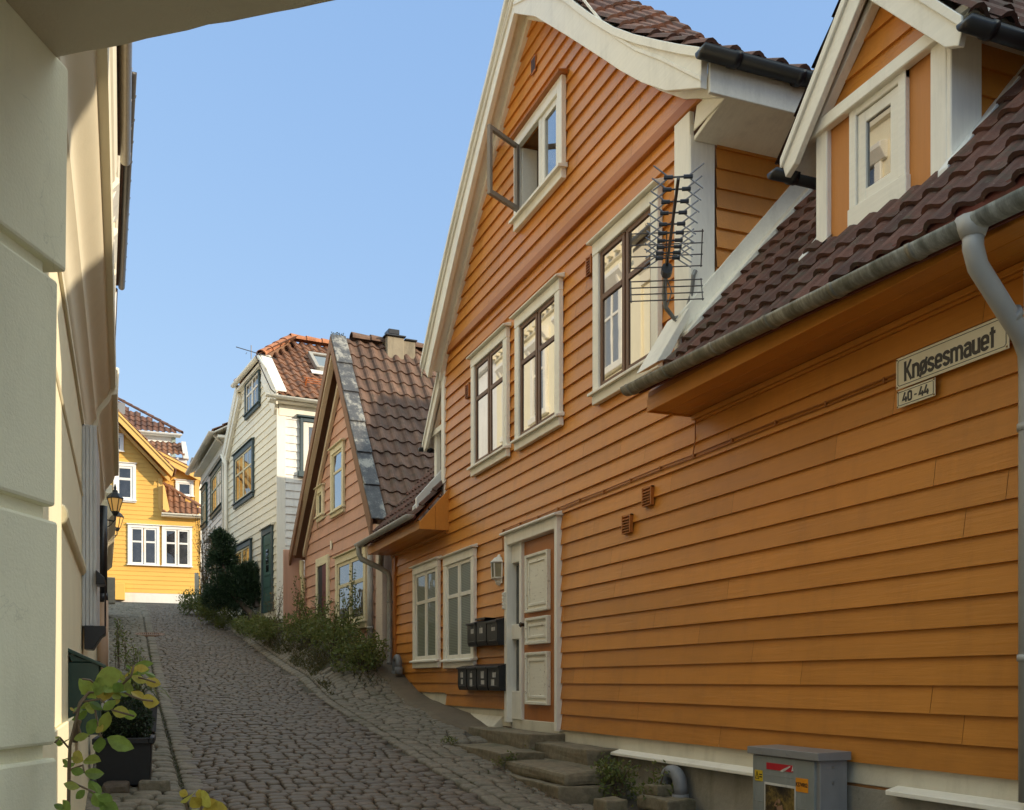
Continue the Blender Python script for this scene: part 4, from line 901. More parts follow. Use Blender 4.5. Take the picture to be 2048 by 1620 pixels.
# ------------------------------------------------------------------ white house
m_cl = paint('cream_white_clapboard', (.82,.77,.63), rough=.5, grain=.35, var=.06, isl=.05, dirt=.2, wearcol=(.42,.38,.3))
m_clw = paint('white_clapboard', (.84,.82,.77), rough=.5, grain=.35, var=.08, isl=.05, dirt=.35, wearcol=(.4,.36,.32))
m_pet = paint('petrol_blue_trim', (.055,.085,.095), rough=.45, grain=.2, axis='z')
m_grn = paint('petrol_green_door', (.05,.115,.105), rough=.5, grain=.2, axis='z', dirt=.2, wearcol=(.1,.1,.08))
m_blt = paint('blue_grey_casing', (.36,.45,.46), rough=.45, grain=.2, axis='z')
g_wh = glass_mat('white_house_glass', refl=.36, inner=(.10,.09,.06), wob=.01)
W = thing('white_house', 'cream white clapboard house with petrol blue windows and half-hipped tiled roof', 'house', (3.575, 25, 1.5), -83.7)
e0, hz_ = 6.95, 8.32; rx, rzz = -2.65, 9.3
mb = MB(); siding(mb, [(1.5,-5.81,-.02),(e0,-5.81,-.02),(hz_+.02,-4.1,-1.3)], z0=1.2, h=.195, proud=.02, seed=71); mb.build('siding', m_cl, W)
mb = MB(); mb.box(-5.8, -.03, .012, 8, .8, e0); mb.prism([(-5.75,e0),(-.05,e0),(-1.5,8.1),(rx,9.15),(-4.1,8.2)], 1.2, 8); mb.prism([(-5.75,e0),(-.05,e0),(-1.45,8.2),(-4.1,8.25)], .012, 1.2); mb.build('wall_core', m_cl, W)
mb = MB(); siding(mb, [(1.5,.16,8),(e0-.1,.16,8)], z0=1.2, h=.195, proud=.022, seed=72); mb.xf(Matrix.Rotation(rad(90),4,'Z')); mb.build('side_siding', m_clw, W)
mb = MB(); mb.box(-.02, .03, -.05, .17, 1.1, e0-.25); mb.box(-.17, -.02, -.03, .02, 1.1, e0-.3) if 0 else None; mb.build('corner_board', m_whv, W, bevel=.006)
mb = MB(); mb.box(-.0, .045, .0, 8, e0-.42, e0-.15); mb.box(.0, .28, -.28, 8, e0-.14, e0-.10); mb.build('cornice', m_wh, W, bevel=.006)
mb = MB(); pa = [(0,0),(.27-rx,rzz-e0-.02)]
def clipw(u, v):
    h = v*math.cos(math.atan((rzz-e0)/(.27-rx))); x = .27-h; y = -.13+u
    return not (x < -1.25 and y < -.13+(-1.25-x)*.9)
pantiles(mb, (.27,-.13,e0+.0), (0,1,0), (-1,0,0), pa, 8.5, tw=.23, th=.33, seed=73, clip=clipw)
pantiles(mb, (-6.0,-.13,e0-.2), (0,1,0), (1,0,0), [(0,0),(1.95,1.6),(3.35,rzz-e0+.2)], 8.5, tw=.23, th=.33, seed=74, clip=lambda u, v: not (v > 2.35 and u < (v-2.35)*.75))
def cliph(u, v): return abs(u-1.45) < 1.5-v*.72
pantiles(mb, (-4.1,-.16,hz_+.02), (1,0,0), (0,1,0), [(0,0),(1.25,rzz-hz_)], 2.9, tw=.23, th=.3, seed=75, clip=cliph)
mb.build('roof', m_tile_or, W)
mb = MB(); ridge_caps(mb, (rx,1.0,rzz+.12), (rx,8,rzz+.12), r=.14, l=.42); ridge_caps(mb, (-1.22,-.14,hz_+.08), (rx,1.0,rzz+.12), r=.12, l=.42); ridge_caps(mb, (-4.05,-.14,hz_+.08), (rx,1.0,rzz+.12), r=.12, l=.42); mb.build('ridge_tiles', tile_mat('orange_ridge_tile', (.42,.16,.07), (.55,.22,.10)), W)
mb = MB(); mb.ribbon([(.24,e0-.0),(rx,rzz-.04)], [(.24,e0-.05),(rx,rzz-.09)], .9, 8); mb.ribbon([(.24,e0-.0),(-1.27,8.17)], [(.24,e0-.05),(-1.27,8.11)], -.11, 1); mb.ribbon([(-5.98,e0-.2),(-4.08,8.33)], [(-5.98,e0-.25),(-4.08,8.27)], -.11, 1)
mb.add([(-1.22,-.1,8.10),(-1.22,1.0,8.10),(rx,1.0,rzz-.03),(-4.05,-.1,8.30),(-1.22,-.1,8.30),(rx,1.0,rzz+.0)], [(0,1,2),(3,4,5),(0,4,5,2)]); mb.build('roof_deck', m_brb, W)
mb = MB(); mb.ribbon([(.30,e0+.08),(-1.25,8.32)], [(.26,e0-.22),(-1.3,8.0)], -.13, -.08); mb.ribbon([(.05,e0-.20),(-1.3,8.0)], [(-.1,e0-.40),(-1.42,7.75)], -.10, -.02); mb.build('bargeboard', m_wh, W, bevel=.005)
mb = MB(); mb.ribbon([(-6.05,e0-.16),(-4.1,8.42)], [(-5.98,e0-.46),(-4.05,8.1)], -.15, -.10); mb.ribbon([(-5.95,e0-.38),(-4.1,8.12)], [(-5.78,e0-.50),(-3.98,7.9)], -.12, -.02); mb.build('bargeboard', m_wh, W, bevel=.005)
mb = MB(); mb.prism([(0.30,e0+.10),(-1.25,8.34),(-1.25,8.38),(.30,e0+.14)], -.15, .12); mb.box(-4.1, -1.3, -.14, -.02, hz_-.18, hz_-.10); mb.build('verge_flashing', m_wh, W)
mb = MB(); mb.half((-4.15,-.22,hz_+.0), (-1.25,-.22,hz_-.02), .075, n=8); mb.half((.36,-.4,e0-.03), (.36,6,e0-.05), .075, n=8); mb.tube([(-1.25,-.2,hz_),(-.95,-.16,hz_-.25),(-.6,-.14,hz_-.5)], .04, 8); mb.build('gutter', m_wh, W, smooth=True)
mb = MB(); mb.tube([(-5.70,-.1,e0-.3),(-5.70,-.1,1.9)], .05, 8); mb.tube([(-6.0,-.16,e0-.2),(-5.8,-.12,e0-.45),(-5.70,-.1,e0-.6)], .05, 8); mb.build('downpipe', m_whv, W, smooth=True)
window(W, -4.82, -2.45, 5.06, 6.47, m_pet, m_oldw, g_wh, cols=2, rows=((0,.62),(.62,1)), tw=.14, sub=2, apron=.12, label='first-floor double window with petrol blue casing')
window(W, -4.95, -2.70, 2.55, 3.82, m_pet, m_oldw, g_wh, cols=2, rows=((0,.62),(.62,1)), tw=.14, sub=2, apron=.12, label='ground-floor double window half hidden by the pine')
window(W, -3.40, -1.75, 7.28, 8.22, m_pet, m_whv, g_wh, cols=2, rows=((0,.6),(.6,1)), tw=.10, sub=2, apron=.10, hood=False, label='attic window under the half hip')
w_ = MB(); w_.box(.52, .60, .02, -.10, 5.2, 6.52); w_.box(1.5, 1.58, .02, -.10, 5.2, 6.52); w_.box(.6, 1.5, .02, -.10, 6.44, 6.52); w_.box(.47, 1.63, .02, -.13, 5.06, 5.2); w_.m = 1; w_.box(.6, .74, 0, -.06, 5.2, 6.44); w_.box(1.36, 1.5, 0, -.06, 5.2, 6.44); w_.box(.74, 1.36, 0, -.06, 5.2, 5.32); w_.box(.74, 1.36, 0, -.06, 6.32, 6.44)
w_.m = 0; w_.prism([(.02,6.52),(-.16,6.54),(-.16,6.57),(.02,6.64)], .44, 1.66, 'x')
w_.xf(Matrix.Rotation(rad(90),4,'Z')); ws = w_.build('side_window', [m_pet, m_wh], W, bevel=.005)
p_ = MB(); p_.quad((.73,-.04,5.3),(1.37,-.04,5.3),(1.37,-.04,6.34),(.73,-.04,6.34)); p_.xf(Matrix.Rotation(rad(90),4,'Z')); p_.build('pane', glass_mat('blind_side_glass', .25, (.10,.09,.06), 'blind'), ws)
mb = MB(); mb.box(-1.55, -1.42, 0, -.06, 1.75, 3.90); mb.box(-.55, -.43, 0, -.06, 1.75, 3.90); mb.box(-1.42, -.55, 0, -.055, 3.74, 3.90); dr = mb.build('front_door', m_pet, W, bevel=.005, label='petrol green front door with arched light')
mb = MB(); mb.box(-1.42, -.55, 0, -.03, 1.75, 3.74); mb.box(-1.30, -.67, -.03, -.042, 1.9, 2.3); mb.box(-1.30, -.67, -.03, -.042, 2.38, 2.62); mb.box(-1.25,-.72,-.03,-.04,2.68,2.74); mb.prism([(-1.33,3.45),(-.64,3.45),(-.70,3.56),(-.82,3.62),(-1.15,3.62),(-1.27,3.56)], -.03, -.04); mb.build('door_leaf', m_grn, dr, bevel=.006)
mb = MB()
for i in range(2):
    for j in range(3): mb.box(-1.13+.15*i, -1.0+.15*i, -.03, -.034, 2.78+.2*j, 2.95+.2*j)
mb.build('door_light', g_dark, dr)
mb = MB(); mb.prism([(.02,3.90),(-.12,3.90),(-.12,3.93),(.02,3.98)], -1.62, -.36, 'x'); mb.build('door_hood', m_wh, dr)
# skylight and snow guard on the right-hand slope
sa = math.atan((rzz-e0)/(.27-rx)); Mr = Matrix.Translation((.27,0,e0)) @ Matrix.Rotation(sa,4,'Y') @ Matrix.Rotation(rad(90),4,'Z')
def onroof(mb): return mb.xf(Matrix.Translation((.27,0,e0)) @ Matrix(((-math.cos(sa),0,math.sin(sa),0),(0,1,0,0),(math.sin(sa),0,math.cos(sa),0),(0,0,0,1))))
mb = MB(); s0, s1, y0, y1 = 1.75, 2.75, 1.25, 2.05; mb.box(s0, s0+.1, y0, y1, .06, .19); mb.box(s1-.1, s1, y0, y1, .06, .19); mb.box(s0, s1, y0, y0+.1, .06, .188); mb.box(s0, s1, y1-.1, y1, .06, .188); onroof(mb); sk = mb.build('skylight', plain('grey_skylight_frame', (.34,.31,.26), .5), W, bevel=.008)
mb = MB(); mb.quad((s0+.05,y0+.05,.15),(s0+.05,y1-.05,.15),(s1-.05,y1-.05,.15),(s1-.05,y0+.05,.15)); onroof(mb); mb.build('pane', g_dark, sk)
mb = MB(); mb.box(s0-.22, s0, y0-.15, y1+.1, .07, .09); onroof(mb); mb.build('skylight_flashing', m_flash, sk)
mb = MB()
for k in range(3): mb.box(.78+.0, .80, .7, 5, .10+.06*k, .115+.06*k)
for y in (.75, 1.8, 2.9, 4): mb.box(.76, .82, y, y+.03, .03, .24)
onroof(mb); mb.build('snow_guard', plain('rust_orange_rail', (.45,.13,.03), .6), W)
t = local('tv_aerial', 'thin bare dark aerial on a bent arm at the white house attic window', 'aerial', (3.3, 24.55, 7.0))
mb = MB(); mb.tube([(.27,.42,.0),(.05,.1,.05),(-.35,-.15,.75)], .014, 6); mb.build('arm', m_rod, t)
mb = MB(); c = Vector((-.35,-.15,.78)); mb.tube([c+Vector((-.45,0,.12)), c+Vector((.5,0,-.06))], .010, 6)
for s in (-.25,.1,.25): mb.tube([c+Vector((s,-.25,-.1)), c+Vector((s+.08,.25,.1))], .007, 5)
mb.tube([c+Vector((-.1,0,-.12)), c+Vector((-.1,0,.2))], .01, 5); mb.build('element', m_rod, t)
t = tag(MB().box(0, .28, -.16, 0, 0, .38).build('meter_box', plain('brown_grey_metal', (.12,.10,.09), .5), None, bevel=.01), 'small dark box on the white house wall left of the green door', 'meter box'); t.location = (3.36, 27.1, 1.95); t.rotation_euler = (0,0,rad(-83.7))

# ------------------------------------------------------------------ second cream house, farther up
W2 = thing('cream_house', 'narrow cream clapboard house with green windows, beyond the white house', 'house', (2.92, 30.85, 1.9), -87.4)
mb = MB(); siding(mb, [(1.9,-6.12,-.03),(7.3,-6.12,-.03)], z0=1.7, h=.185, seed=81); mb.build('siding', paint('pinkish_cream_clapboard', (.78,.70,.62), .5, grain=.35, var=.08, isl=.05, dirt=.2, wearcol=(.42,.38,.3)), W2)
mb = MB(); mb.box(-6.1, -.03, .012, 4.4, 1, 7.5); mb.build('wall_core', m_cl, W2)
mb = MB(); mb.box(-6.2, -6.08, -.03, .1, 1.8, 7.2); mb.box(-6.2, .1, -.30, .0, 7.22, 7.30); mb.box(-6.2, .0, -.06, 0, 6.98, 7.22); mb.build('cornice', m_wh, W2, bevel=.006)
mb = MB(); pantiles(mb, (-6.35,-.4,7.42), (1,0,0), (0,1,0), [(0,0),(2.6,1.5)], 6.4, tw=.24, th=.34, seed=82); mb.build('roof', m_tile_or, W2)
mb = MB(); mb.prism([(-.38,7.36),(-.38,7.40),(2.2,8.88),(2.2,8.84)], -6.35, .1, 'x'); mb.prism([(2.2,8.86),(4.4,7.4),(4.4,7.1),(.3,7.1),(.3,7.7)], -6.1, -.05, 'x'); mb.build('roof_deck', m_wh, W2)
mb = MB(); mb.half((-6.5,-.47,7.40), (.1,-.47,7.38), .085, n=8); mb.tube([(-.15,-.1,7.1),(-.15,-.1,2.0)], .05, 8); mb.tube([(-.15,-.4,7.35),(-.15,-.1,7.05)], .05, 8); mb.build('gutter', paint('stained_white_gutter', (.66,.6,.5), .5, dirt=.5, wearcol=(.3,.25,.2)), W2, smooth=True)
m_gr2 = paint('dark_green_casing', (.035,.07,.055), .45, grain=.2, axis='z')
window(W2, -3.5, -.75, 5.42, 6.75, m_gr2, m_oldw, g_wh, cols=2, rows=((0,.6),(.6,1)), tw=.14, sub=2, apron=.12, label='double window with dark green casing, right')
window(W2, -6.0, -4.6, 5.42, 6.72, m_gr2, m_oldw, g_wh, cols=2, rows=((0,.6),(.6,1)), tw=.14, sub=0, apron=.12, label='double window with dark green casing, left')
mb = MB(); mb.box(-3.3, -1.2, 0, -.07, 2.2, 4.55); mb.prism([(.0,4.55),(-.28,4.52),(-.28,4.58),(0,4.75)], -3.5, -1.0, 'x'); mb.build('door', m_gr2, W2, bevel=.006)

# ------------------------------------------------------------------ yellow house closing the street
m_ye = paint('yellow_clapboard', (.76,.45,.105), rough=.5, grain=.3, var=.05, isl=.04)
m_yet = paint('yellow_trim', (.78,.49,.15), rough=.5, grain=.2, var=.05)
m_rw = stucco('rough_white_base', (.74,.71,.66), .9, 12, 1.2, .12, .3)
KY = 1.2      # the yellow house stands beyond a cross lane
Y = thing('yellow_house', 'bright yellow clapboard house with steep gable, closing the end of the street', 'house', (0, 38.2, 2.9), 0)
mb = MB(); siding(mb, [(3.16,-3.0,2.66),(6.05,-3.0,2.66),(6.05,-2.5,1.33),(7.35,-2.35,1.33),(9.3,-.62,-.40)], z0=3.0, h=.155, proud=.016, seed=91); mb.build('siding', m_ye, Y)
mb = MB(); mb.box(-3, 2.64, .012, 6, 2.8, 6.0); mb.box(-2.4, 1.32, .012, 6, 6, 7.3); mb.prism([(-2.35,7.3),(1.33,7.3),(-.51,9.35)], .012, 6); mb.build('wall_core', m_ye, Y)
mb = MB(); mb.box(-2.9, 2.68, -.04, .1, 2.6, 3.15); mb.build('plinth', m_rw, Y)
sy = (9.72-7.5)/2.21
mb = MB(); mb.ribbon([(-2.72,7.5),(-.51,9.74),(1.70,7.5)], [(-2.66,7.28),(-.51,9.46),(1.64,7.28)], -.60, -.55); mb.ribbon([(-2.72,7.56),(-.51,9.80),(1.70,7.56)], [(-2.72,7.48),(-.51,9.70),(1.70,7.48)], -.64, -.60); mb.ribbon([(-2.6,7.28),(-.51,9.44),(1.6,7.28)], [(-2.55,7.16),(-.51,9.32),(1.55,7.16)], -.30, -.20); mb.ribbon([(-2.7,7.48),(-.51,9.68),(1.68,7.48)], [(-2.7,7.43),(-.51,9.63),(1.68,7.43)], -.55, 4); mb.build('bargeboard', m_yet, Y, bevel=.005)
mb = MB(); pantiles(mb, (1.74,-.64,7.50), (0,1,0), (-1,0,0), [(0,0),(2.25,2.28)], 4.5, tw=.22, seed=92); pantiles(mb, (-2.76,-.64,7.50), (0,1,0), (1,0,0), [(0,0),(2.25,2.28)], 4.5, tw=.22, seed=93); mb.build('roof', m_tile_or, Y)
mb = MB(); mb.box(1.20, 1.345, -.05, .05, 6.25, 7.3); mb.prism([(1.2,6.25),(1.345,6.25),(1.345,6.1),(1.3,6.02)], -.05, .0); mb.prism([(1.345,6.02),(1.6,6.02),(1.4,7.0),(1.345,7.05)], -.3, .7); mb.build('corner_board', m_yet, Y, bevel=.005)
# wing set back to the right with its own rake
yw = .75
mb = MB(); siding(mb, [(6.0,1.34,2.66),(7.5,1.34,2.66),(7.55,1.34,2.6),(8.15,1.34,1.45)], z0=3.0, h=.155, proud=.016, seed=94); mb.xf(Matrix.Translation((0,yw,0))); mb.build('wing_siding', m_ye, Y)
mb = MB(); mb.box(1.3, 2.64, yw+.012, 6, 6, 7.5); mb.prism([(1.3,7.5),(2.6,7.5),(1.3,8.2)], yw+.012, 6); mb.build('wing_core', m_ye, Y)
mb = MB(); mb.ribbon([(1.15,8.36),(2.78,7.58)], [(1.15,8.12),(2.76,7.36)], yw-.32, yw-.27); mb.ribbon([(1.15,8.42),(2.8,7.63)], [(1.15,8.33),(2.8,7.56)], yw-.36, yw-.32); mb.ribbon([(1.2,8.32),(2.74,7.58)], [(1.2,8.28),(2.74,7.54)], yw-.27, yw+3); mb.box(2.5, 2.66, yw-.04, yw, 6.0, 7.5); mb.build('wing_bargeboard', m_yet, Y, bevel=.005)
mb = MB(); pantiles(mb, (2.8,yw-.36,7.60), (0,1,0), (-1,0,0), [(0,0),(1.7,.82)], 3.3, tw=.22, seed=95); mb.build('wing_roof', m_tile_or, Y)
# lean-to roof with hip over the lower window
mb = MB(); pantiles(mb, (1.33,-.3,6.02), (1,0,0), (0,1,0), [(0,0),(1.05,1.25)], 1.4, tw=.2, th=.3, seed=96, clip=lambda u, v: v < 1.62-1.15*max(0, u-.15)); ridge_caps(mb, (1.42,.72,7.27), (2.72,-.05,6.36), r=.09, l=.3); mb.build('lean_to_roof', m_tile_or, Y)
mb = MB(); mb.box(1.3, 2.74, -.32, 0, 5.92, 5.98); mb.half((1.3,-.36,6.02), (2.78,-.36,6.01), .06, n=8); mb.prism([(-.26,5.98),(.72,7.15),(.72,5.98)], 1.36, 2.5, 'x') if 0 else None; mb.build('lean_to_gutter', m_wh, Y)
mb = MB(); mb.add([(1.34,-.25,6.0),(2.7,-.25,6.0),(2.7,.7,6.1),(1.34,.7,7.1),(2.5,.7,6.3)], [(0,1,2),(0,2,4,3)]); mb.build('lean_to_deck', m_brb, Y)
g_ye = glass_mat('yellow_house_glass', .12, (.03,.03,.035)); g_yc = glass_mat('yellow_house_curtain', .15, (.16,.16,.15), 'curtain')
m_wwin = paint('bright_white_window', (.84,.82,.78), .4, grain=.1, axis='z')
window(Y, .17, 1.24, 4.14, 5.58, m_wwin, m_wwin, g_ye, cols=2, rows=((0,.62),(.62,1)), tw=.1, fr=.06, apron=.0, label='left of the two ground-floor windows, lace curtain')
window(Y, 1.32, 2.36, 4.14, 5.58, m_wwin, m_wwin, g_ye, cols=2, rows=((0,.62),(.62,1)), tw=.1, fr=.06, apron=.0, label='right of the two ground-floor windows, partly behind the shrub')
window(Y, -.30, .45, 6.42, 7.75, m_wwin, m_wwin, g_ye, cols=1, rows=((0,.62),(.62,1)), tw=.11, fr=.08, apron=.06, label='upper gable window')
window(Y, -.45, .04, 8.15, 8.76, m_wwin, m_wwin, g_ye, cols=1, rows=((0,1),), tw=.08, apron=.0, label='small window high in the gable')
mb = MB(); siding(mb, [(0,0,1),(.1,0,1)], z0=0); 
wq = window(Y, 1.82, 2.46, 6.84, 7.42, m_wwin, m_wwin, g_ye, cols=1, rows=((0,1),), tw=.09, y=yw-.016, apron=.0, label='small square window in the set-back wing')
for q, mm in ((( .34,1.08,4.2,4.62), g_yc), ((1.48,2.2,4.2,4.6), g_yc)):
    mb = MB(); mb.quad((q[0],-.0305,q[2]),(q[1],-.0305,q[2]),(q[1],-.0305,q[3]),(q[0],-.0305,q[3])); mb.build('curtain', mm, Y)
t = tag(MB().prism([(0,0),(-.32,0),(-.32,.58),(0,.64)], 0, .46, 'x').build('wooden_bin_box', m_ye, None, bevel=.012), 'low yellow wooden box against the foot of the yellow house', 'box'); t.location = (-.38, 38.14, 2.86)
# house behind
Bh = thing('background_house', 'white house with dark tiled hip roof rising behind the yellow gable', 'house', (0, 43, 3.2), 0)
mb = MB(); mb.box(-4, 1.97, 0, 6, 3.2, 10.02); mb.build('wall', m_clw, Bh); mb = MB(); mb.box(1.86, 2.02, -.05, .1, 3.2, 10); mb.build('corner_board', paint('grey_green_board', (.33,.38,.33), .5, axis='z'), Bh)
mb = MB(); pantiles(mb, (-4,-.3,10.02), (1,0,0), (0,1,0), [(0,0),(2.3,2.2)], 6.25, tw=.22, seed=97, clip=lambda u, v: u < 6.3-v*1.25); ridge_caps(mb, (2.25,-.28,10.10), (-.75,2.0,12.1), r=.1); mb.build('roof', m_tile_rd, Bh)
mb = MB(); mb.box(-4, 2.2, -.34, -.02, 9.92, 10.0); mb.half((-4,-.38,10.02), (2.25,-.38,10.0), .07, n=8); mb.build('gutter', m_flash, Bh)
mb = MB(); mb.box(-.4, .1, .4, .5, 10.7, 11.25); mb.build('skylight', m_zinc2, Bh)
t = thing('background_roof', 'low orange tiled roof with white gable end between the yellow house and the white one', 'roof', (1.8, 41.2, 3.2), 0)
mb = MB(); mb.box(-.9, .55, 0, 1.5, 3.2, 8.75); mb.prism([(.42,8.7),(.62,8.7),(.50,9.35),(.34,9.35)], -.15, .3); mb.build('wall', m_clw, t); mb = MB(); pantiles(mb, (-1.0,-.25,8.78), (1,0,0), (0,1,0), [(0,0),(.75,.62)], 1.45, tw=.2, th=.3, seed=98); mb.build('roof_tiles', m_tile_or, t)
t = thing('background_roof', 'sliver of dark slate roof beyond the yellow wing', 'roof', (2.9, 46, 3.4), 0); mb = MB(); mb.prism([(0,3.4),(3,3.4),(3,9.0),(0,9.0)], 0, 4); mb.m = 1; mb.prism([(-.3,9.0),(3,9.0),(3,9.75),(-.1,9.75)], -.3, 3); mb.build('wall', [m_clw, m_slate], t)

for o in list(bpy.data.objects):
    if o.parent is None and o.location.y > 38 and o.name.split('.')[0] in ('yellow_house', 'wooden_bin_box', 'background_house', 'background_roof'): o.location = o.location*KY; o.scale = (KY,)*3
# ------------------------------------------------------------------ left row of houses (fronts face +x; local x runs up the street)
m_cream = stucco('cream_stucco', (.86,.78,.56), .85, 70, .25, .07, .15)
m_creamd = stucco('cream_cornice', (.80,.73,.56), .8, 50, .12, .06, .12)
m_ltw = paint('old_white_boards', (.60,.61,.62), .6, grain=.5, axis='z', var=.12, isl=.12, dirt=.3, wearcol=(.2,.2,.2))
def prof_x(mb, pts, x0, x1): return mb.prism(pts, x0, x1, 'x')
L1 = thing('cream_stucco_house', 'tall cream stucco house with a heavy moulded cornice along the left edge', 'house', (-.29, 0, -1.4), 90)
mb = MB(); mb.box(2.95, 16.4, 0, 8, -1.9, 8.0); mb.build('wall', m_cream, L1)
CP = [(.02,1.96),(-.018,1.96),(-.022,1.985),(-.018,2.01),(-.03,2.03),(-.034,2.08),(-.045,2.13),(-.062,2.17),(-.085,2.20),(-.088,2.25)]+[(-.09-.10*(1-math.cos(rad(q)))/2, 2.26+.20*q/180) for q in range(0,181,15)]+[(-.195,2.47),(-.235,2.475),(-.24,2.58),(-.24,2.68),(.02,2.80)]
mb = MB(); prof_x(mb, CP, 2.95, 9.1); prof_x(mb, [(y*1.0-.012 if y < 0 else y, z-.05) for y, z in CP], 9.103, 12.7); mb.build('cornice', m_creamd, L1, sharp=28)
mb = MB(); prof_x(mb, [(.01,.80),(-.018,.81),(-.032,.84),(-.032,.87),(-.015,.90),(.01,.91)], 5.6, 8.9); prof_x(mb, [(.01,-.22),(-.035,-.20),(-.035,-1.9),(.01,-1.9)], 3.0, 16.4); prof_x(mb, [(.01,1.40),(-.012,1.41),(-.012,1.425),(.01,1.43)], 3.0, 8.3); mb.build('string_course', m_cream, L1, bevel=.01)
mb = MB()
for k in range(4): mb.box(8.3, 8.42, -.002-.026*k, -.026-.026*k, .42, 1.96)
mb.box(8.42, 9.7, 0, -.1, .42, 1.96); mb.build('boarded_casing', m_ltw, L1, bevel=.003)
mb = MB(); mb.prism([(-.02,.24),(-.08,.24),(-.14,.34),(-.17,.36),(-.17,.42),(-.02,.42)], 8.22, 8.6, 'x'); mb.tube([(8.4,-.165,.42),(8.4,-.165,.74)], .008, 6); mb.prism([(-.10,.74),(-.17,.74),(-.165,.79),(-.10,.85)], 8.25, 8.5, 'x'); mb.build('shutter_catch', m_blk, L1, bevel=.006)
mb = MB(); mb.tube([(12.35,-.075,2.0),(12.35,-.075,.92)], .055, 12); mb.tube([(12.35,-.075,1.0),(12.35,-.075,.9)], .064, 12); mb.build('black_downpipe', m_blk, L1, smooth=True)
mb = MB(); mb.tube([(12.35,-.08,.92),(12.35,-.08,-.2)], .062, 12); mb.build('lower_downpipe', stucco('terracotta_pipe', (.52,.36,.25), .6, 40, .15, .2, .4), L1, smooth=True)
mb = MB(); mb.box(13.0, 14.4, -.02, -.10, .72, 1.15); mb.prism([(-.02,.45),(-.06,.45),(-.10,.72),(-.02,.72)], 13.0, 14.4, 'x'); mb.build('brown_casing', paint('brown_board', (.24,.15,.08), .6, axis='z'), L1, bevel=.005)
mb = MB(); mb.box(12.8, 16.4, -.0, -.09, -.6, .62); mb.build('white_base', stucco('white_base_plaster', (.74,.73,.71), .8, 30, .5, .1, .3), L1, bevel=.012)
mb = MB()
for x in (4.9, 6.9, 8.9, 10.9, 12.9, 14.9):
    for z0, z1 in ((3.2,4.7),(5.6,6.8)):
        mb.box(x-.55, x+.55, 0, -.06, z0-.13, z0); mb.box(x-.48, x-.36, 0, -.05, z0, z1); mb.box(x+.36, x+.48, 0, -.05, z0, z1); mb.box(x-.025, x+.025, 0, -.03, z0, z1); mb.prism([(0,z1),(-.05,z1),(-.14,z1+.13),(-.14,z1+.2),(0,z1+.25)], x-.58, x+.58, 'x')
wn = mb.build('window_surround', m_wh, L1, bevel=.01)
mb = MB()
for x in (4.9, 6.9, 8.9, 10.9, 12.9, 14.9):
    for z0, z1 in ((3.2,4.7),(5.6,6.8)): mb.quad((x-.36,-.012,z0),(x+.36,-.012,z0),(x+.36,-.012,z1),(x-.36,-.012,z1))
mb.build('pane', g_dark, wn)
mb = MB(); prof_x(mb, [(.0,7.3),(-.06,7.32),(-.08,7.5),(-.18,7.62),(-.22,7.85),(-.22,7.95),(0,8.0)], 2.9, 16.4); mb.build('eaves_cornice', m_creamd, L1)
mb = MB(); mb.half((2.9,-.33,8.06), (16.5,-.33,8.0), .075, n=10)
for k in range(18): mb.half((3.4+.76*k,-.33,8.05), (3.42+.76*k,-.33,8.05), .082, n=10)
mb.build('gutter', plain('bronze_gutter', (.30,.25,.17), .35, metal=.3), L1, smooth=True)
mb = MB(); mb.prism([(-.26,8.02),(3,10.4),(6,8.0)], 2.9, 16.4, 'x'); mb.build('roof', m_tile_dk, L1)

L2 = thing('ornate_stucco_house', 'ornate sunlit cream house with cornices and tall windows, second in the left row', 'house', (-.24, 16.42, -.2), 91)
mb = MB(); mb.box(0, 8, 0, 8, -.8, 9.0); mb.build('wall', m_cream, L2)
mb = MB(); 
for z, p in ((2.6,.16),(5.6,.14)): prof_x(mb, [(.0,z-.3),(-.04,z-.28),(-.05,z-.12),(-p,z-.02),(-p,z+.1),(0,z+.16)], 0, 8)
prof_x(mb, [(.0,8.2),(-.06,8.22),(-.08,8.5),(-.20,8.62),(-.24,8.88),(0,9.0)], 0, 8); mb.build('cornice', m_creamd, L2, bevel=.008)
mb = MB(); wn_x = (1.2, 3.1, 5.0, 6.9)
for x in wn_x:
    for z0, z1 in ((3.1,4.7),(6.2,7.7)):
        mb.box(x-.52, x-.38, 0, -.07, z0, z1); mb.box(x+.38, x+.52, 0, -.07, z0, z1); mb.box(x-.6, x+.6, 0, -.1, z0-.14, z0); mb.prism([(0,z1),(-.07,z1),(-.2,z1+.16),(-.2,z1+.24),(0,z1+.3)], x-.66, x+.66, 'x')
        for s in (-.5, .42): mb.prism([(0,z1-.1),(-.1,z1-.05),(-.17,z1+.14),(0,z1+.14)], x+s, x+s+.09, 'x')
    mb.box(x-.03, x+.03, 0, -.03, 3.1, 4.7); mb.box(x-.03, x+.03, 0, -.03, 6.2, 7.7); mb.box(x-.38, x+.38, 0, -.028, 4.15, 4.21); mb.box(x-.38, x+.38, 0, -.028, 7.15, 7.21)
wn = mb.build('window_surround', m_wh, L2, bevel=.008)
mb = MB()
for x in wn_x:
    for z0, z1 in ((3.1,4.7),(6.2,7.7)): mb.quad((x-.38,-.012,z0),(x+.38,-.012,z0),(x+.38,-.012,z1),(x-.38,-.012,z1))
mb.build('pane', glass_mat('pale_curtain_glass', .2, (.30,.31,.30), 'curtain'), wn)
mb = MB()
for k in range(26): mb.box(.1+.31*k, .22+.31*k, -.05, -.17, 8.28, 8.5)
mb.build('bracket', m_creamd, L2)
mb = MB(); mb.half((-.6,-.36,9.02), (8.0,-.36,8.96), .07, n=10)
for k in range(12): mb.half((.0+.7*k,-.36,9.01), (.03+.7*k,-.36,9.01), .08, n=10)
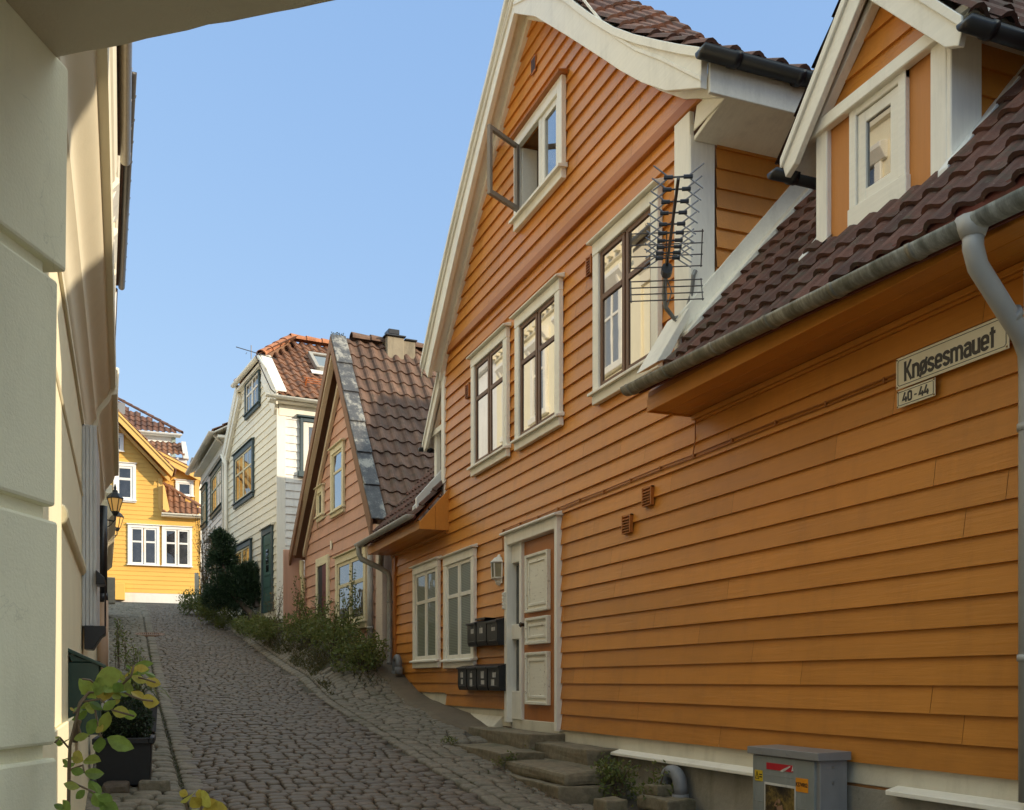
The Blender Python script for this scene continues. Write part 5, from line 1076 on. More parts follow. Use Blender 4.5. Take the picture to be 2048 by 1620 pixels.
mb.build('gutter', plain('dark_zinc', (.09,.085,.08), .4, metal=.4), L2, smooth=True)
mb = MB(); mb.prism([(-.3,8.98),(3,11.2),(6,9.0)], 0, 8, 'x'); mb.build('roof', m_tile_dk, L2)
mb = MB(); mb.box(0, 8, -.05, 0, -.6, .75); mb.build('white_base', m_rw, L2)
L3 = thing('white_plaster_house', 'bright white house at the far end of the left row', 'house', (-.40, 24.45, .8), 91)
mb = MB(); mb.box(0, 6.6, 0, 8, 0, 8.9); mb.build('wall', m_clw, L3)
mb = MB(); prof_x(mb, [(.0,8.3),(-.1,8.32),(-.22,8.6),(-.28,8.86),(0,8.95)], 0, 5.2); prof_x(mb, [(0,4.6),(-.1,4.62),(-.16,4.8),(0,4.9)], 0, 6.6); mb.build('cornice', m_clw, L3, bevel=.01)
mb = MB(); mb.prism([(-.3,8.92),(3,11),(6,8.9)], 0, 5.2, 'x'); mb.build('roof', m_tile_rd, L3)
mb = MB(); mb.box(0, 6.6, -.08, 0, .4, 1.7); mb.build('base', m_rw, L3)
t = tag(MB().box(0, .5, -.3, 0, 0, .75).build('utility_box', plain('grey_beige_box', (.42,.38,.30), .5), None, bevel=.015), 'grey utility box standing at the far left wall near the yellow house', 'cabinet'); t.location = (-.50, 31.1, prof(31.2)+.35); t.rotation_euler = (0,0,rad(90))

# green mailbox on the near wall
t = local('mailbox', 'dark green metal mailbox with sloping lid on the cream wall at left', 'mailbox', (-.292, 6.25, -.31), 90)
m_mgr = plain('dark_green_enamel', (.012,.040,.030), .38, var=.25, scale=8)
mb = MB(); mb.box(0, .42, -.17, 0, 0, .42); mb.build('body', m_mgr, t, bevel=.006)
mb = MB(); mb.prism([(0,.50),(-.205,.40),(-.205,.372),(-.19,.372),(-.19,.388),(0,.475)], -.015, .435, 'x'); mb.prism([(-.02,.42),(-.17,.42),(-.17,.405),(-.0,.47)], -.004, .424, 'x'); mb.build('lid', m_mgr, t, bevel=.003)
mb = MB(); mb.tube([(.2,-.18,.30),(.2,-.18,.36)], .008, 6); mb.box(.17,.23,-.185,-.17,.25,.31); mb.build('lock', plain('brass_lock', (.35,.25,.12), .35, metal=.7), t)

# black lanterns on brackets
def lantern(label, x, y, z, k=1.0):
    t = local('street_lantern', label, 'lantern', (x, y, z), 0, 'black lanterns on the left house fronts')
    mb = MB(); hexa = [(.03*k,-.09*k),(.05*k,-.06*k),(.075*k,0)]
    mb.lathe(hexa, (0,0,0), 6); mb.lathe([(.155*k,.25*k),(.165*k,.265*k),(.10*k,.35*k),(.055*k,.38*k),(.05*k,.42*k),(.02*k,.44*k),(.028*k,.47*k),(.008*k,.55*k)], (0,0,0), 6)
    for i in range(6):
        a = rad(60*i); mb.tube([(.075*k*math.cos(a),.075*k*math.sin(a),0),(.15*k*math.cos(a),.15*k*math.sin(a),.26*k)], .009*k, 5)
    mb.build('housing', m_blk, t)
    mb = MB(); mb.lathe([(.068*k,.0),(.142*k,.255*k)], (0,0,0), 6); mb.build('lantern_glass', emis('warm_lantern_glass', (.75,.42,.12), .32), t)
    mb = MB(); wx = -.16
    mb.tube([(0,0,-.09*k),(0,0,-.17*k),(-.02,0,-.2*k),(wx,0,-.17*k)], .014*k, 6); mb.tube([(-.01,0,-.19*k),(-.06,0,-.28*k),(wx,0,-.38*k)], .010*k, 6); mb.tube([(wx,0,-.05*k),(wx,0,-.42*k)], .013*k, 6); mb.build('bracket', m_blk, t)
lantern('larger nearer black lantern with a lit yellow glass on the left wall', -.10, 15.6, 2.46, .72)
lantern('smaller farther black lantern, lit, hanging lower against the yellow house', -.10, 21.3, 3.04, .80)

# ------------------------------------------------------------------ gateway: rusticated pillar and slab overhead
m_pil = stucco('olive_cream_stucco', (.87,.83,.63), .9, 110, .28, .09, .35, (.48,.44,.31), crack=.25)
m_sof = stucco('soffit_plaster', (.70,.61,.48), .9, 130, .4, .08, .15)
A = thing('gateway', 'near plastered gateway pier and soffit framing the left and upper edge', 'gateway', (-.161, 2.854, -1.6), 63)
mb = MB()
mb.box(-3.2, -.014, .024, .33, -1.65, 1.63)
for z0, z1, e in ((-1.66,-.20,-.004),(-.165,.415,0),(.452,1.043,.0),(1.082,1.63,.052)):
    mb.add([(-3.2,0,z0),(e,0,z0),(e,.34,z0),(-3.2,.34,z0),(-3.2,0,z1),(e+.012,0,z1),(e+.012,.34,z1),(-3.2,.34,z1)], [(0,3,2,1),(4,5,6,7),(0,1,5,4),(1,2,6,5),(2,3,7,6),(3,0,4,7)])
mb.build('pier', m_pil, A, bevel=.009, segs=2)
sb = MB(); oS = Vector((-.133,2.84,1.625)); dS = Vector((.794,-.607,0)); bS = Vector((-.607,-.794,0)); rr = random.Random(2)
edge = [oS-dS*.6]+[oS+dS*(i*.06)+bS*(rr.uniform(-.0025,.0025)+(.007 if 6 < i < 8 else 0)) for i in range(0, 70)]
n = len(edge); vs = [tuple(p) for p in edge]+[tuple(p+bS*1.3) for p in edge]+[tuple(p+Vector((0,0,.4))) for p in edge]+[tuple(p+bS*1.3+Vector((0,0,.4))) for p in edge]
sb.add(vs, [(i,i+1,n+i+1,n+i) for i in range(n-1)]+[(2*n+i+1,2*n+i,3*n+i,3*n+i+1) for i in range(n-1)]+[(i,2*n+i,2*n+i+1,i+1) for i in range(n-1)]+[(0,n,3*n,2*n),(n-1,3*n-1,4*n-1,2*n-1)])
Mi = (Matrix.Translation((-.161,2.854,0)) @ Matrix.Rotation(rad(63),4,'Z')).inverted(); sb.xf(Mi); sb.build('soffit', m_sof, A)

# ------------------------------------------------------------------ unseen houses added outside the frame to cast shade into the street
Cb = thing('corner_shade_house', 'narrow cream house added behind the viewpoint, unseen, to shade the near pier', 'house', (4.75, -1.60, -1.6), -90)  # added to keep the sun off the gateway pier
mb = MB(); mb.box(0, 7, 0, 1.9, -3, 7.2); mb.build('wall', m_cream, Cb); mb = MB(); mb.prism([(-.3,7.15),(.95,8.6),(2.2,7.15)], -.2, 7.2, 'x'); mb.build('roof', m_tile_dk, Cb)
Nb = thing('side_shade_house', 'white house added beyond the right edge of the frame, unseen, to shade the left wall', 'house', (4.75, 3.65, -1.6), -90)  # added blocker that ends the sunlit strip on the left wall
mb = MB(); mb.box(0.0, 2.6, 0, 8, -2.3, 3.6); mb.build('wall', m_clw, Nb); mb = MB(); mb.prism([(-.4,3.55),(4,7.4),(8.4,3.55)], 0, 2.6, 'x'); mb.build('roof', m_tile_dk, Nb)
Hb = thing('rear_shade_house', 'tall house added behind the orange house, unseen, to shade the pink roof', 'house', (18.6, 8.5, 0), 0)  # added so its shadow falls on the lower part of the pink roof
mb = MB(); mb.box(-2.5, 6, -3, 4, -1.5, 7.2); mb.build('wall', m_clw, Hb); mb = MB(); mb.prism([(-3.4,7.1),(.5,9.9),(4.4,7.1)], -2.8, 6.3, 'x'); mb.build('roof', m_tile_dk, Hb)

# ------------------------------------------------------------------ street
m_soil, nt, b = _new('joint_soil'); v = coords(nt); n1 = noise_tex(nt, v, 1.6, 6, .7); n2 = noise_tex(nt, v, 40, 4, .7)
c = ramp(nt, n1, [(.35,(.05,.043,.032)),(.52,(.075,.065,.046)),(.62,(.045,.052,.018)),(.8,(.06,.07,.02))]); c = mixc(nt, .5, c, ramp(nt, n2, [(.3,(.03,.026,.02)),(.7,(.13,.11,.085))]))
nt.links.new(c, b.inputs['Base Color']); b.inputs['Roughness'].default_value = .95; bump(nt, b, n2, .8, .012)
def sheet(name, xs, ys, mat, dz=0, fn=None):
    vs = [(x, y, (fn or gz)(x, y)+dz) for y in ys for x in xs]; n = len(xs)
    me = bpy.data.meshes.new(name); me.from_pydata(vs, [], [(j*n+i, j*n+i+1, (j+1)*n+i+1, (j+1)*n+i) for j in range(len(ys)-1) for i in range(n-1)]); me.materials.append(mat)
    me.polygons.foreach_set('use_smooth', [True]*len(me.polygons)); o = bpy.data.objects.new(name, me); C.objects.link(o); return tag(o, None, None, None, 'structure')
fr = lambda a, b, n: [a+(b-a)*i/n for i in range(n+1)]
sheet('ground', [-150,-60,-20,-6]+fr(-2,8,40)+[12,25,70,150], [-150,-40,-10]+fr(-4,46,150)+[70,150], m_soil, -.03, lambda x, y: gz(min(max(x,-2),8), min(max(y,-20),70)))
cobcols = [(.070,.064,.060),(.098,.085,.076),(.118,.098,.083),(.084,.078,.076),(.14,.112,.09),(.092,.083,.078)]
cobcols = [(c_[0]*1.12, c_[1]*1.02, c_[2]*.90) for c_ in [(.072,.060,.052),(.104,.084,.068),(.122,.098,.076),(.088,.077,.068),(.150,.116,.084),(.096,.082,.070)]]
m_cob = stone_mat('worn_street_cobbles', cobcols, moss=.22, rough=.6, scale=22)
m_cobs = stone_mat('side_strip_cobbles', [(.12,.108,.08),(.17,.148,.112),(.155,.14,.105),(.21,.175,.13)], moss=.55, rough=.75, scale=22)
def cobble(mb, x0, x1, y0, y1, rr, hh=.026, yaw=0):
    cx, cy = (x0+x1)/2, (y0+y1)/2; jz = rr.uniform(-.007,.007); tx, ty = rr.uniform(-.03,.03), rr.uniform(-.04,.04); w, l = (x1-x0)/2, (y1-y0)/2; q = rr.uniform(.2,.38)
    base = [(-1,-1+q),(-1+q*.8,-1),(1-q*.8,-1),(1,-1+q),(1,1-q),(1-q*.8,1),(-1+q*.8,1),(-1,1-q)]; jit = [(rr.uniform(-.09,.09), rr.uniform(-.1,.1)) for _ in base]
    vs = []
    for sc, z in ((1.0,-.035),(1.0,.0),(.93,hh*.55),(.72,hh*.92)):
        for (a, b_), (ja, jb) in zip(base, jit):
            px, py = (a+ja)*w*sc, (b_+jb)*l*sc; ca, sa_ = math.cos(yaw), math.sin(yaw); X, Y_ = cx+px*ca-py*sa_, cy+px*sa_+py*ca
            vs.append((X, Y_, gz(X, Y_)-.018+z+jz+px*tx+py*ty))
    vs.append((cx, cy, gz(cx,cy)-.018+hh+jz)); fs = []
    for r in range(3): fs += [(r*8+k, r*8+(k+1)%8, r*8+8+(k+1)%8, r*8+8+k) for k in range(8)]
    fs += [(24+k, 24+(k+1)%8, 32) for k in range(8)]; mb.add(vs, fs)
def xr_road(y): return (.56+.005*max(0, y-8), 2.70+.02*min(max(0, y-8), 10)-.028*max(0, y-18))
rr = random.Random(77); mb = MB(); y = 1.5
while y < 38:
    p = .132*rr.uniform(.85,1.12); a, b_ = xr_road(y); x = a-rr.uniform(0,.15)+.1; ph = rr.uniform(0,6)
    while x < b_:
        w = rr.uniform(.10,.19); 
        if x+w > b_+.06: break
        wob = .02*math.sin(x*2.3+ph)
        cobble(mb, x+.005, x+w-.005, y+.005+wob, y+p-.006+wob+rr.uniform(-.010,.006), rr, .021); x += w
    y += p
mb.build('street', m_cob, None, smooth=True)['kind'] = 'structure'
mb = MB(); y = 1.5       # left: gutter row and narrow strip by the wall
while y < 33:
    p = rr.uniform(.16,.24); a, b_ = xr_road(y); cobble(mb, a-.085, a+.085, y+.008, y+p-.008, rr, .024); y += p
y = 1.5
while y < 33:
    p = .15*rr.uniform(.85,1.15); a, b_ = xr_road(y); x = a-.11
    while x > -.24:
        w = rr.uniform(.12,.24); cobble(mb, x-w+.008, x-.008, y+.006, y+p-.008+rr.uniform(-.012,.006), rr, .026); x -= w
    y += p
y = 1.5                  # right: kerb row and strip up to the houses
while y < 31:
    p = rr.uniform(.22,.34); a, b_ = xr_road(y); cobble(mb, b_+.03, b_+.16, y+.008, y+p-.008, rr, .03); y += p
y = 1.5
while y < 33:
    p = .17*rr.uniform(.85,1.15); a, b_ = xr_road(y); x = b_+.18; xe = (3.75 if y < 9.5 else 3.86+.045*max(0,y-11)) if y < 17 else (3.25 if y < 26 else 3.3-.05*(y-26))
    if 9.3 < y < 10.9: xe = 3.45
    if 7.7 < y < 9.4: xe = min(xe, 3.5)
    while x < xe:
        w = rr.uniform(.14,.26); cobble(mb, x+.008, x+w-.008, y+.006, y+p-.008+rr.uniform(-.015,.008), rr, .022, rr.uniform(-.08,.08)); x += w
    y += p
y = 31
while y < 38:
    p = .17*rr.uniform(.85,1.15); x = -3
    while x < xr_road(y)[0]:
        w = rr.uniform(.14,.24); cobble(mb, x+.008, x+w-.008, y+.006, y+p-.008, rr, .022); x += w
    y += p
mb.build('pavement', m_cobs, None, smooth=True)['kind'] = 'structure'
m_asp = stucco('worn_asphalt', (.155,.122,.082), .95, 70, .8, .25, .6, (.05,.05,.03))
def asp(x, y): return gz(x, y)+.008+.02*sm(3.4,4.3,x)+.012*noise.noise(Vector((x*2.2,y*2.2,0)))
mb = MB(); ys = fr(11.0, 17.2, 36); rows = []
vs = []; nx = 8
for yy in ys:
    x0 = 3.74+.05*(yy-11)+.09*noise.noise(Vector((0,yy*1.3,4)))+.5*(1-sm(11,12.2,yy))
    for i in range(nx+1):
        x = x0+(4.42-x0)*i/nx; vs.append((x, yy, asp(x, yy)-(.05 if i == 0 else 0)))
mb.add(vs, [(j*(nx+1)+i, j*(nx+1)+i+1, (j+1)*(nx+1)+i+1, (j+1)*(nx+1)+i) for j in range(len(ys)-1) for i in range(nx)])
mb.build('asphalt_strip', m_asp, None, smooth=True)['kind'] = 'structure'
# drain grate
gy, gx = 26.2, .62; g0 = gz(gx, gy)
t = local('drain_grate', 'rusty round drain grate set in the cobbles of the gutter row', 'drain', (gx, gy, g0+.022)); sl_ = math.atan((prof(26.6)-prof(25.8))/.8); t.rotation_euler = (sl_, 0, 0)
m_ir = plain('rusty_iron', (.20,.105,.06), .7, var=.4, scale=20)
mb = MB(); n = 28; ring = []
for r_, z in ((.36,-.03),(.36,.012),(.30,.012),(.30,-.03)):
    for k in range(n): a = 2*math.pi*k/n; ring.append((r_*math.cos(a), r_*math.sin(a), z))
mb.add(ring, [(i*n+k, i*n+(k+1)%n, (i+1)*n+(k+1)%n, (i+1)*n+k) for i in range(3) for k in range(n)]); mb.build('frame', m_ir, t)
mb = MB()
for k in range(-6,7):
    x = k*.045; h = math.sqrt(max(0,.30**2-x*x)); mb.box(x-.012, x+.012, -h, h, -.02, .008)
mb.build('bars', m_ir, t)
mb = MB(); mb.lathe([(.31,-.06),(.31,-.05)], (0,0,0), 20); mb.build('sump', m_blk, t)

# ------------------------------------------------------------------ plants
lf_rose = leaf_mat('rose_leaf', [(.16,.24,.05),(.24,.34,.06),(.36,.44,.08),(.50,.46,.09),(.20,.30,.06)], .5, .3)
lf_rosey = leaf_mat('autumn_rose_leaf', [(.60,.46,.09),(.62,.40,.07),(.52,.50,.10)], .5, .35)
lf_box = leaf_mat('boxwood_leaf', [(.012,.028,.010),(.022,.045,.014),(.03,.055,.018)], .2, .4)
lf_pine = leaf_mat('pine_needle', [(.014,.034,.018),(.024,.055,.025),(.040,.085,.034)], .15, .5)
lf_weed = leaf_mat('weed_leaf', [(.09,.125,.03),(.14,.18,.042),(.20,.235,.055),(.26,.23,.07),(.12,.16,.038)], .35, .5)
lf_yel = leaf_mat('yellow_green_leaf', [(.09,.13,.025),(.15,.17,.03),(.22,.20,.04),(.10,.14,.03)], .35, .5)
lf_brown = leaf_mat('bronze_leaf', [(.16,.09,.04),(.26,.14,.05),(.2,.16,.05),(.34,.18,.06),(.15,.13,.05)], .35, .6)
m_twig = plain('brown_twig', (.10,.065,.04), .8); m_bark = stucco('pine_bark', (.12,.09,.07), .95, 30, .8, .3, .5)
m_stem = plain('reddish_rose_stem', (.16,.10,.05), .5)
TH = math.atan((1024-245)/2000); sT, cT = math.sin(TH), math.cos(TH)
def at(px, py, t):            # real position of a leaf seen along a sight line, at its own distance t
    u = (px-1024)/2000; return Vector((t*(u*cT+sT), t*(cT-u*sT), t*(1362-py)/2000))
def rose_leaf(mb, c, d, nrm, l, w, rr):
    d = d.normalized(); s = d.cross(nrm).normalized(); n = s.cross(d).normalized(); out = []; K_ = [(0,0),(.12,.45),(.32,.88),(.55,1.0),(.78,.72),(.92,.3),(1,0)]
    cup = rr.uniform(-.18,.22); vs = [c+d*l*a+n*(-.10*l*a*a) for a, _ in K_]; L_ = [c+d*l*a+s*w*.5*b+n*(w*cup*b-.10*l*a*a) for a, b in K_[1:-1]]; R_ = [c+d*l*a-s*w*.5*b+n*(w*cup*b-.10*l*a*a) for a, b in K_[1:-1]]
    k = len(K_); o = vs+L_+R_; fs = []
    for i in range(k-1):
        l0 = None if i == 0 else k+i-1; l1 = None if i == k-2 else k+i; r0 = None if i == 0 else k+k-2+i-1; r1 = None if i == k-2 else k+k-2+i
        fs.append(tuple(q for q in (i, i+1, l1, l0) if q is not None)); fs.append(tuple(q for q in (i+1, i, r0, r1) if q is not None))
    mb.add(o, fs)
rr = random.Random(19); T0 = 2.5
t = thing('rose_bush', 'rose shoot with large yellow-green leaves rising in front of the near pier', 'plant', (-.13, 2.75, -1.38)); ROOTZ[t.name] = 0; t.location = (0,0,0)
stem = [(140,1900),(134,1700),(138,1560),(140,1500),(148,1420),(158,1330+40),(172,1440-20),(190,1415)]
main = [(128,2300),(136,1900),(137,1620),(138,1540),(140,1490),(152,1440),(160,1405),(178,1385),(186,1340+45),(205,1400-20),(235,1378),(262,1352),(268,1330)]
sp = MB(); sp.tube([at(x,y,T0-.0+.02*math.sin(i)) for i, (x, y) in enumerate(main)], [.0045]*4+[.004]*4+[.003]*5, 7)
sp.tube([at(x,y,T0) for x, y in ((150,1485),(152,1460),(158,1440))], .007, 7)
for br in ([(160,1405),(200,1398),(225,1420),(268,1432)], [(235,1378),(262,1392),(285,1400),(305,1402)], [(205,1380),(180,1360),(165,1358)], [(262,1352),(290,1358),(310,1365)], [(141,1500),(120,1475),(110,1485)], [(152,1440),(162,1468),(178,1472)], [(138,1540),(166,1530),(168,1545)], [(137,1560),(160,1572),(190,1585)], [(190,1420),(200,1470),(204,1475)], [(170,1395),(150,1425),(147,1425)]):
    sp.tube([at(x,y,T0-.02*i) for i, (x, y) in enumerate(br)], .0026, 5)
sp.build('stem', m_stem, t, smooth=True)
LV = [(158,1357,192,1398,.0),(192,1392,206,1352,.0),(190,1362,240,1345,0),(205,1384,232,1368,0),(172,1368,188,1374,1),(205,1420,232,1402,0),(236,1380,262,1358,0),(262,1352,294,1364,1),(270,1340,300,1340,0),(290,1345,312,1352,0),(288,1360,322,1368,1),(252,1330,262,1338,0),(268,1335,296,1338,1),(240,1388,225,1400,0),(262,1383,290,1398,1),(284,1398,316,1406,1),(224,1422,256,1425,0),(245,1430,272,1430,0),(205,1420,178,1404,0),(222,1408,240,1400,1),
      (204,1465,218,1425,0),(176,1470,190,1440,0),(178,1470,146,1478,0),(200,1474,200,1508,0),(214,1475,266,1498,0),(205,1462,192,1452,1),
      (167,1522,142,1506,1),(167,1522,200,1520,0),(168,1545,140,1540,0),(168,1545,208,1548,0),(178,1560,200,1590,0),(160,1575,128,1566,0),(188,1585,205,1612,0),(195,1592,225,1600,0),(170,1580,150,1598,0),(200,1600,236,1632,0),(130,1620,108,1608,0),(140,1625,128,1600,0),(110,1482,128,1488,0),(118,1478,112,1472,0),(148,1422,140,1415,1),(236,1372,214,1384,0),(250,1362,236,1348,0)]
ml = MB(); my = MB()
for x0, y0, x1, y1, k in LV:
    tt = T0+rr.uniform(-.07,.05); a, b_ = at(x0,y0,tt), at(x1,y1,tt+rr.uniform(-.03,.03)); d = b_-a; nn = (-at(x0,y0,1)).normalized()+rv(rr)*.55+Vector((0,0,.25))
    rose_leaf(my if k or rr.random() < .12 else ml, a, d, nn, d.length, d.length*rr.uniform(.52,.68), rr)
for i in range(34):
    k = rr.randint(3, len(main)-2); q = rr.random(); x0 = main[k][0]*(1-q)+main[k+1][0]*q; y0 = main[k][1]*(1-q)+main[k+1][1]*q; a_ = rr.uniform(-.6, 3.7); l_ = rr.uniform(14, 30)
    tt = T0+rr.uniform(-.05,.12); a, b_ = at(x0+rr.uniform(-14,18),y0+rr.uniform(-12,12),tt), None; b_ = at(x0+math.cos(a_)*l_+10,y0-math.sin(a_)*l_*.6,tt+rr.uniform(-.04,.04)); d = b_-a
    rose_leaf(my if y0 < 1385 and rr.random() < .5 else ml, a, d, (-at(x0,y0,1)).normalized()+rv(rr)*.9, d.length, d.length*rr.uniform(.5,.75), rr)
ml.build('leaves', lf_rose, t); my.build('yellow_leaves', lf_rosey, t)
t = thing('rose_bush', 'tip of a second rose shoot with yellow leaves at the bottom edge', 'plant', (.2, 2.4, -1.4)); ROOTZ[t.name] = 0; t.location = (0,0,0)
sp = MB(); sp.tube([at(x,y,2.3) for x, y in ((380,2250),(385,1800),(388,1660),(372,1612),(370,1600))], .003, 6); sp.tube([at(x,y,2.3) for x, y in ((388,1660),(405,1608),(402,1590))], .003, 6); sp.build('stem', m_stem, t, smooth=True)
ml = MB()
for x0, y0, x1, y1 in ((400,1615,384,1596),(400,1610,412,1590),(404,1600,398,1580),(408,1612,436,1604),(405,1618,430,1625),(376,1590,360,1584),(395,1618,380,1632),(372,1606,388,1592),(410,1625,452,1616)):
    a, b_ = at(x0,y0,2.3), at(x1,y1,2.28+rr.uniform(-.03,.03)); d = b_-a; rose_leaf(ml, a, d, (-at(x0,y0,1)).normalized()+rv(rr)*.5, d.length, d.length*.75, rr)
ml.build('leaves', lf_rosey, t)
# planters
def crate(t, w, d, h, m):
    mb = MB(); k = .93
    mb.add([(-w/2*k,-d/2*k,0),(w/2*k,-d/2*k,0),(w/2*k,d/2*k,0),(-w/2*k,d/2*k,0),(-w/2,-d/2,h),(w/2,-d/2,h),(w/2,d/2,h),(-w/2,d/2,h)], [(0,3,2,1),(0,1,5,4),(1,2,6,5),(2,3,7,6),(3,0,4,7)])
    e = .022; 
    for a in ((-w/2-e,-w/2+e,-d/2-e,d/2+e),(w/2-e,w/2+e,-d/2-e,d/2+e),(-w/2+e,w/2-e,-d/2-e,-d/2+e),(-w/2+e,w/2-e,d/2-e,d/2+e)): mb.box(*a, h-.05, h)
    mb.box(-w/2+e, w/2-e, -d/2+e, d/2-e, h-.08, h-.03); return mb.build('pot', m, t, bevel=.006)
m_pot = plain('anthracite_planter', (.007,.0075,.010), .55, var=.3, scale=20)
def ball(t, c, r, n, mat, l, w, seed):
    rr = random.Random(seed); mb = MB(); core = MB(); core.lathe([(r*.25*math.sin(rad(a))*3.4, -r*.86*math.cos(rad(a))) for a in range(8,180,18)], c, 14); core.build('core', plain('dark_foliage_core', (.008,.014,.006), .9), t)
    for _ in range(n):
        d = rv(rr); k = 1+.07*noise.noise(d*3.1); leaf_quad(mb, Vector(c)+d*r*k*rr.uniform(.86,1.03), d+rv(rr)*.9, rv(rr), l*rr.uniform(.7,1.3), w)
    mb.build('foliage', mat, t)
gp = gz(.1,8.9)
t = local('planter', 'dark square planter with a clipped boxwood ball, behind the rose leaves', 'planter', (.02, 8.95, gp)); t.rotation_euler = (0,0,rad(-3)); crate(t, .43, .46, .39, m_pot)
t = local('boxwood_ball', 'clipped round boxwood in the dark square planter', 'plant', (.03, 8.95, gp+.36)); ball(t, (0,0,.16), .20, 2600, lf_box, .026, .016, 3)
G = 'stones under the planter'
slab('support_stone', 'pale brownish stone under the right front corner of the planter', 'stone', .12, .36, 8.55, 8.75, gz(.2,8.6)-.03, gz(.2,8.6)+.075, r=.02, seed=11, group=G, m=m_cobs)
slab('support_stone', 'dark rounded stone under the left front of the planter', 'stone', -.15, .06, 8.5, 8.72, gz(0,8.6)-.03, gz(0,8.6)+.07, r=.03, seed=12, group=G, m=m_cob)
t = local('planter', 'low grey planter by the left wall, farther up the street', 'planter', (.12, 12.2, gz(.12,12.2))); crate(t, .50, .55, .34, plain('grey_planter', (.07,.072,.085), .6))
gq = gz(.12,12.2)+.3
t = local('potted_lily', 'leafy plant with long drooping strap leaves in the low grey planter', 'plant', (.14, 12.2, gq)); rr = random.Random(4); mb = MB()
for i in range(46):
    a = rr.uniform(0, 6.28); d = Vector((math.cos(a), math.sin(a), 0)); l = rr.uniform(.25,.52); h = rr.uniform(.2,.55); c = Vector((rr.gauss(0,.06), rr.gauss(0,.06), rr.uniform(0,.3)))
    s = d.cross(Vector((0,0,1))); w = .028; prev = None; vs = []
    for k in range(6): q = k/5; p = c+d*l*q+Vector((0,0,h*(q-q*q*1.15))); ww = w*(1-abs(q-.4)*1.3) if q < 1 else .002; vs += [p+s*ww, p-s*ww]
    mb.add(vs, [(2*k,2*k+2,2*k+3,2*k+1) for k in range(5)])
mb.build('leaves', lf_weed, t)
def twiggy(name, label, cat, x, y, h, spread, nst, nleaf, mat, ll, seed, twm=m_twig, lean=(0,0), zoff=0, th=.006, group=None, low=.25):
    rr = random.Random(seed); t = local(name, label, cat, (x, y, gz(x,y)+zoff), 0, group); mb = MB(); lm = MB()
    for i in range(nst):
        a = rr.uniform(0,6.28); s = spread*rr.uniform(.3,1); hh = h*rr.uniform(.6,1.05); p0 = Vector((rr.gauss(0,.06),rr.gauss(0,.06),-.05)); p3 = Vector((math.cos(a)*s+lean[0], math.sin(a)*s+lean[1], hh)); mid = p0.lerp(p3,.5)+Vector((rr.gauss(0,.08),rr.gauss(0,.08),hh*.08)); pts = []
        for k in range(6): q = k/5; pts.append(p0*(1-q)**2+mid*2*q*(1-q)+p3*q*q+rv(rr)*.012)
        mb.tube(pts, [th*(1-.13*k) for k in range(6)], 5)
        for j in range(max(1, nleaf//nst)):
            q = rr.uniform(low,1); k = min(4,int(q*5)); p = pts[k].lerp(pts[k+1], q*5-k)+rv(rr)*.07*spread/.3; leaf_quad(lm, p, rv(rr)+Vector((0,0,.2)), rv(rr), ll*rr.uniform(.6,1.4), ll*.5*rr.uniform(.7,1.2))
        if rr.random() < .7: k = rr.randint(2,4); mb.tube([pts[k], pts[k]+rv(rr)*.2*h*.4+Vector((0,0,.12*h))], th*.5, 4)
    mb.build('stem', twm, t); lm.build('leaves', mat, t); return t
twiggy('tall_weed', 'thin tall weed with small leaves at the left wall before the drain', 'plant', .12, 15.5, .95, .22, 9, 420, lf_weed, .05, 31)
twiggy('tall_weed', 'spindly weed tuft against the white wall base farther up on the left', 'plant', -.02, 19.5, .9, .2, 7, 260, lf_weed, .055, 32)
# weeds along the pink house
def bush(name, label, cat, x, y, rx_, ry, h, n, mat, ll, seed, group=None, twigs=7, zoff=0):
    rr = random.Random(seed); t = local(name, label, cat, (x, y, gz(x,y)+zoff), 0, group); lm = MB(); mb = MB()
    lob = [(Vector((rr.uniform(-.7,.7)*rx_, rr.uniform(-.75,.75)*ry, h*rr.uniform(.25,.62))), rr.uniform(.35,.6)) for _ in range(9)]
    for i in range(n):
        c, k = lob[i % 9]; d = rv(rr); p = c+Vector((d.x*rx_*k, d.y*ry*k, d.z*h*k*.75))*rr.uniform(.55,1.08); p.z = max(p.z, .01); leaf_quad(lm, p, d*.4+rv(rr)+Vector((0,0,.35)), rv(rr), ll*rr.uniform(.5,1.4), ll*.55*rr.uniform(.6,1.2))
    for i in range(twigs):
        a = rr.uniform(0,6.28); q = Vector((math.cos(a)*rx_*.7, math.sin(a)*ry*.7, h*rr.uniform(.7,1.35))); m_ = q*.5+Vector((0,0,h*.15)); mb.tube([Vector((0,0,0)), m_, q], [.008,.006,.003], 5)
        for _ in range(26):
            s = rr.uniform(.35,1.02); p = m_.lerp(q, max(0,s*2-1)) if s > .5 else m_*s*2; leaf_quad(lm, p+rv(rr)*.06, rv(rr), rv(rr), ll*rr.uniform(.6,1.2), ll*.5)
    mb.build('stem', m_twig, t); lm.build('leaves', mat, t); return t
G = 'weed bushes in front of the pink house'
bush('weed_bush', 'dense weed bush beside the grey downpipe, nearest to the orange house', 'bush', 3.75, 16.7, .42, .75, .62, 1872, lf_weed, .066, 41, G)
bush('weed_bush', 'largest dark weed bush below the big pink-house window', 'bush', 3.62, 18.4, .55, 1.0, .80, 2592, lf_weed, .066, 42, G, 9)
bush('weed_bush', 'weed bush with taller sprigs in front of the narrow dark doorway', 'bush', 3.62, 20.6, .5, 1.1, .72, 2304, lf_weed, .066, 43, G, 12)
bush('weed_bush', 'low yellow-green weeds at the far corner of the pink house', 'bush', 3.1, 23.0, .55, 1.1, .55, 1872, lf_weed, .066, 44, G, 6)
bush('weed_bush', 'low weeds in front of the green door of the white house', 'bush', 2.95, 25.3, .5, .9, .50, 1900, lf_weed, .062, 45, G, 5)
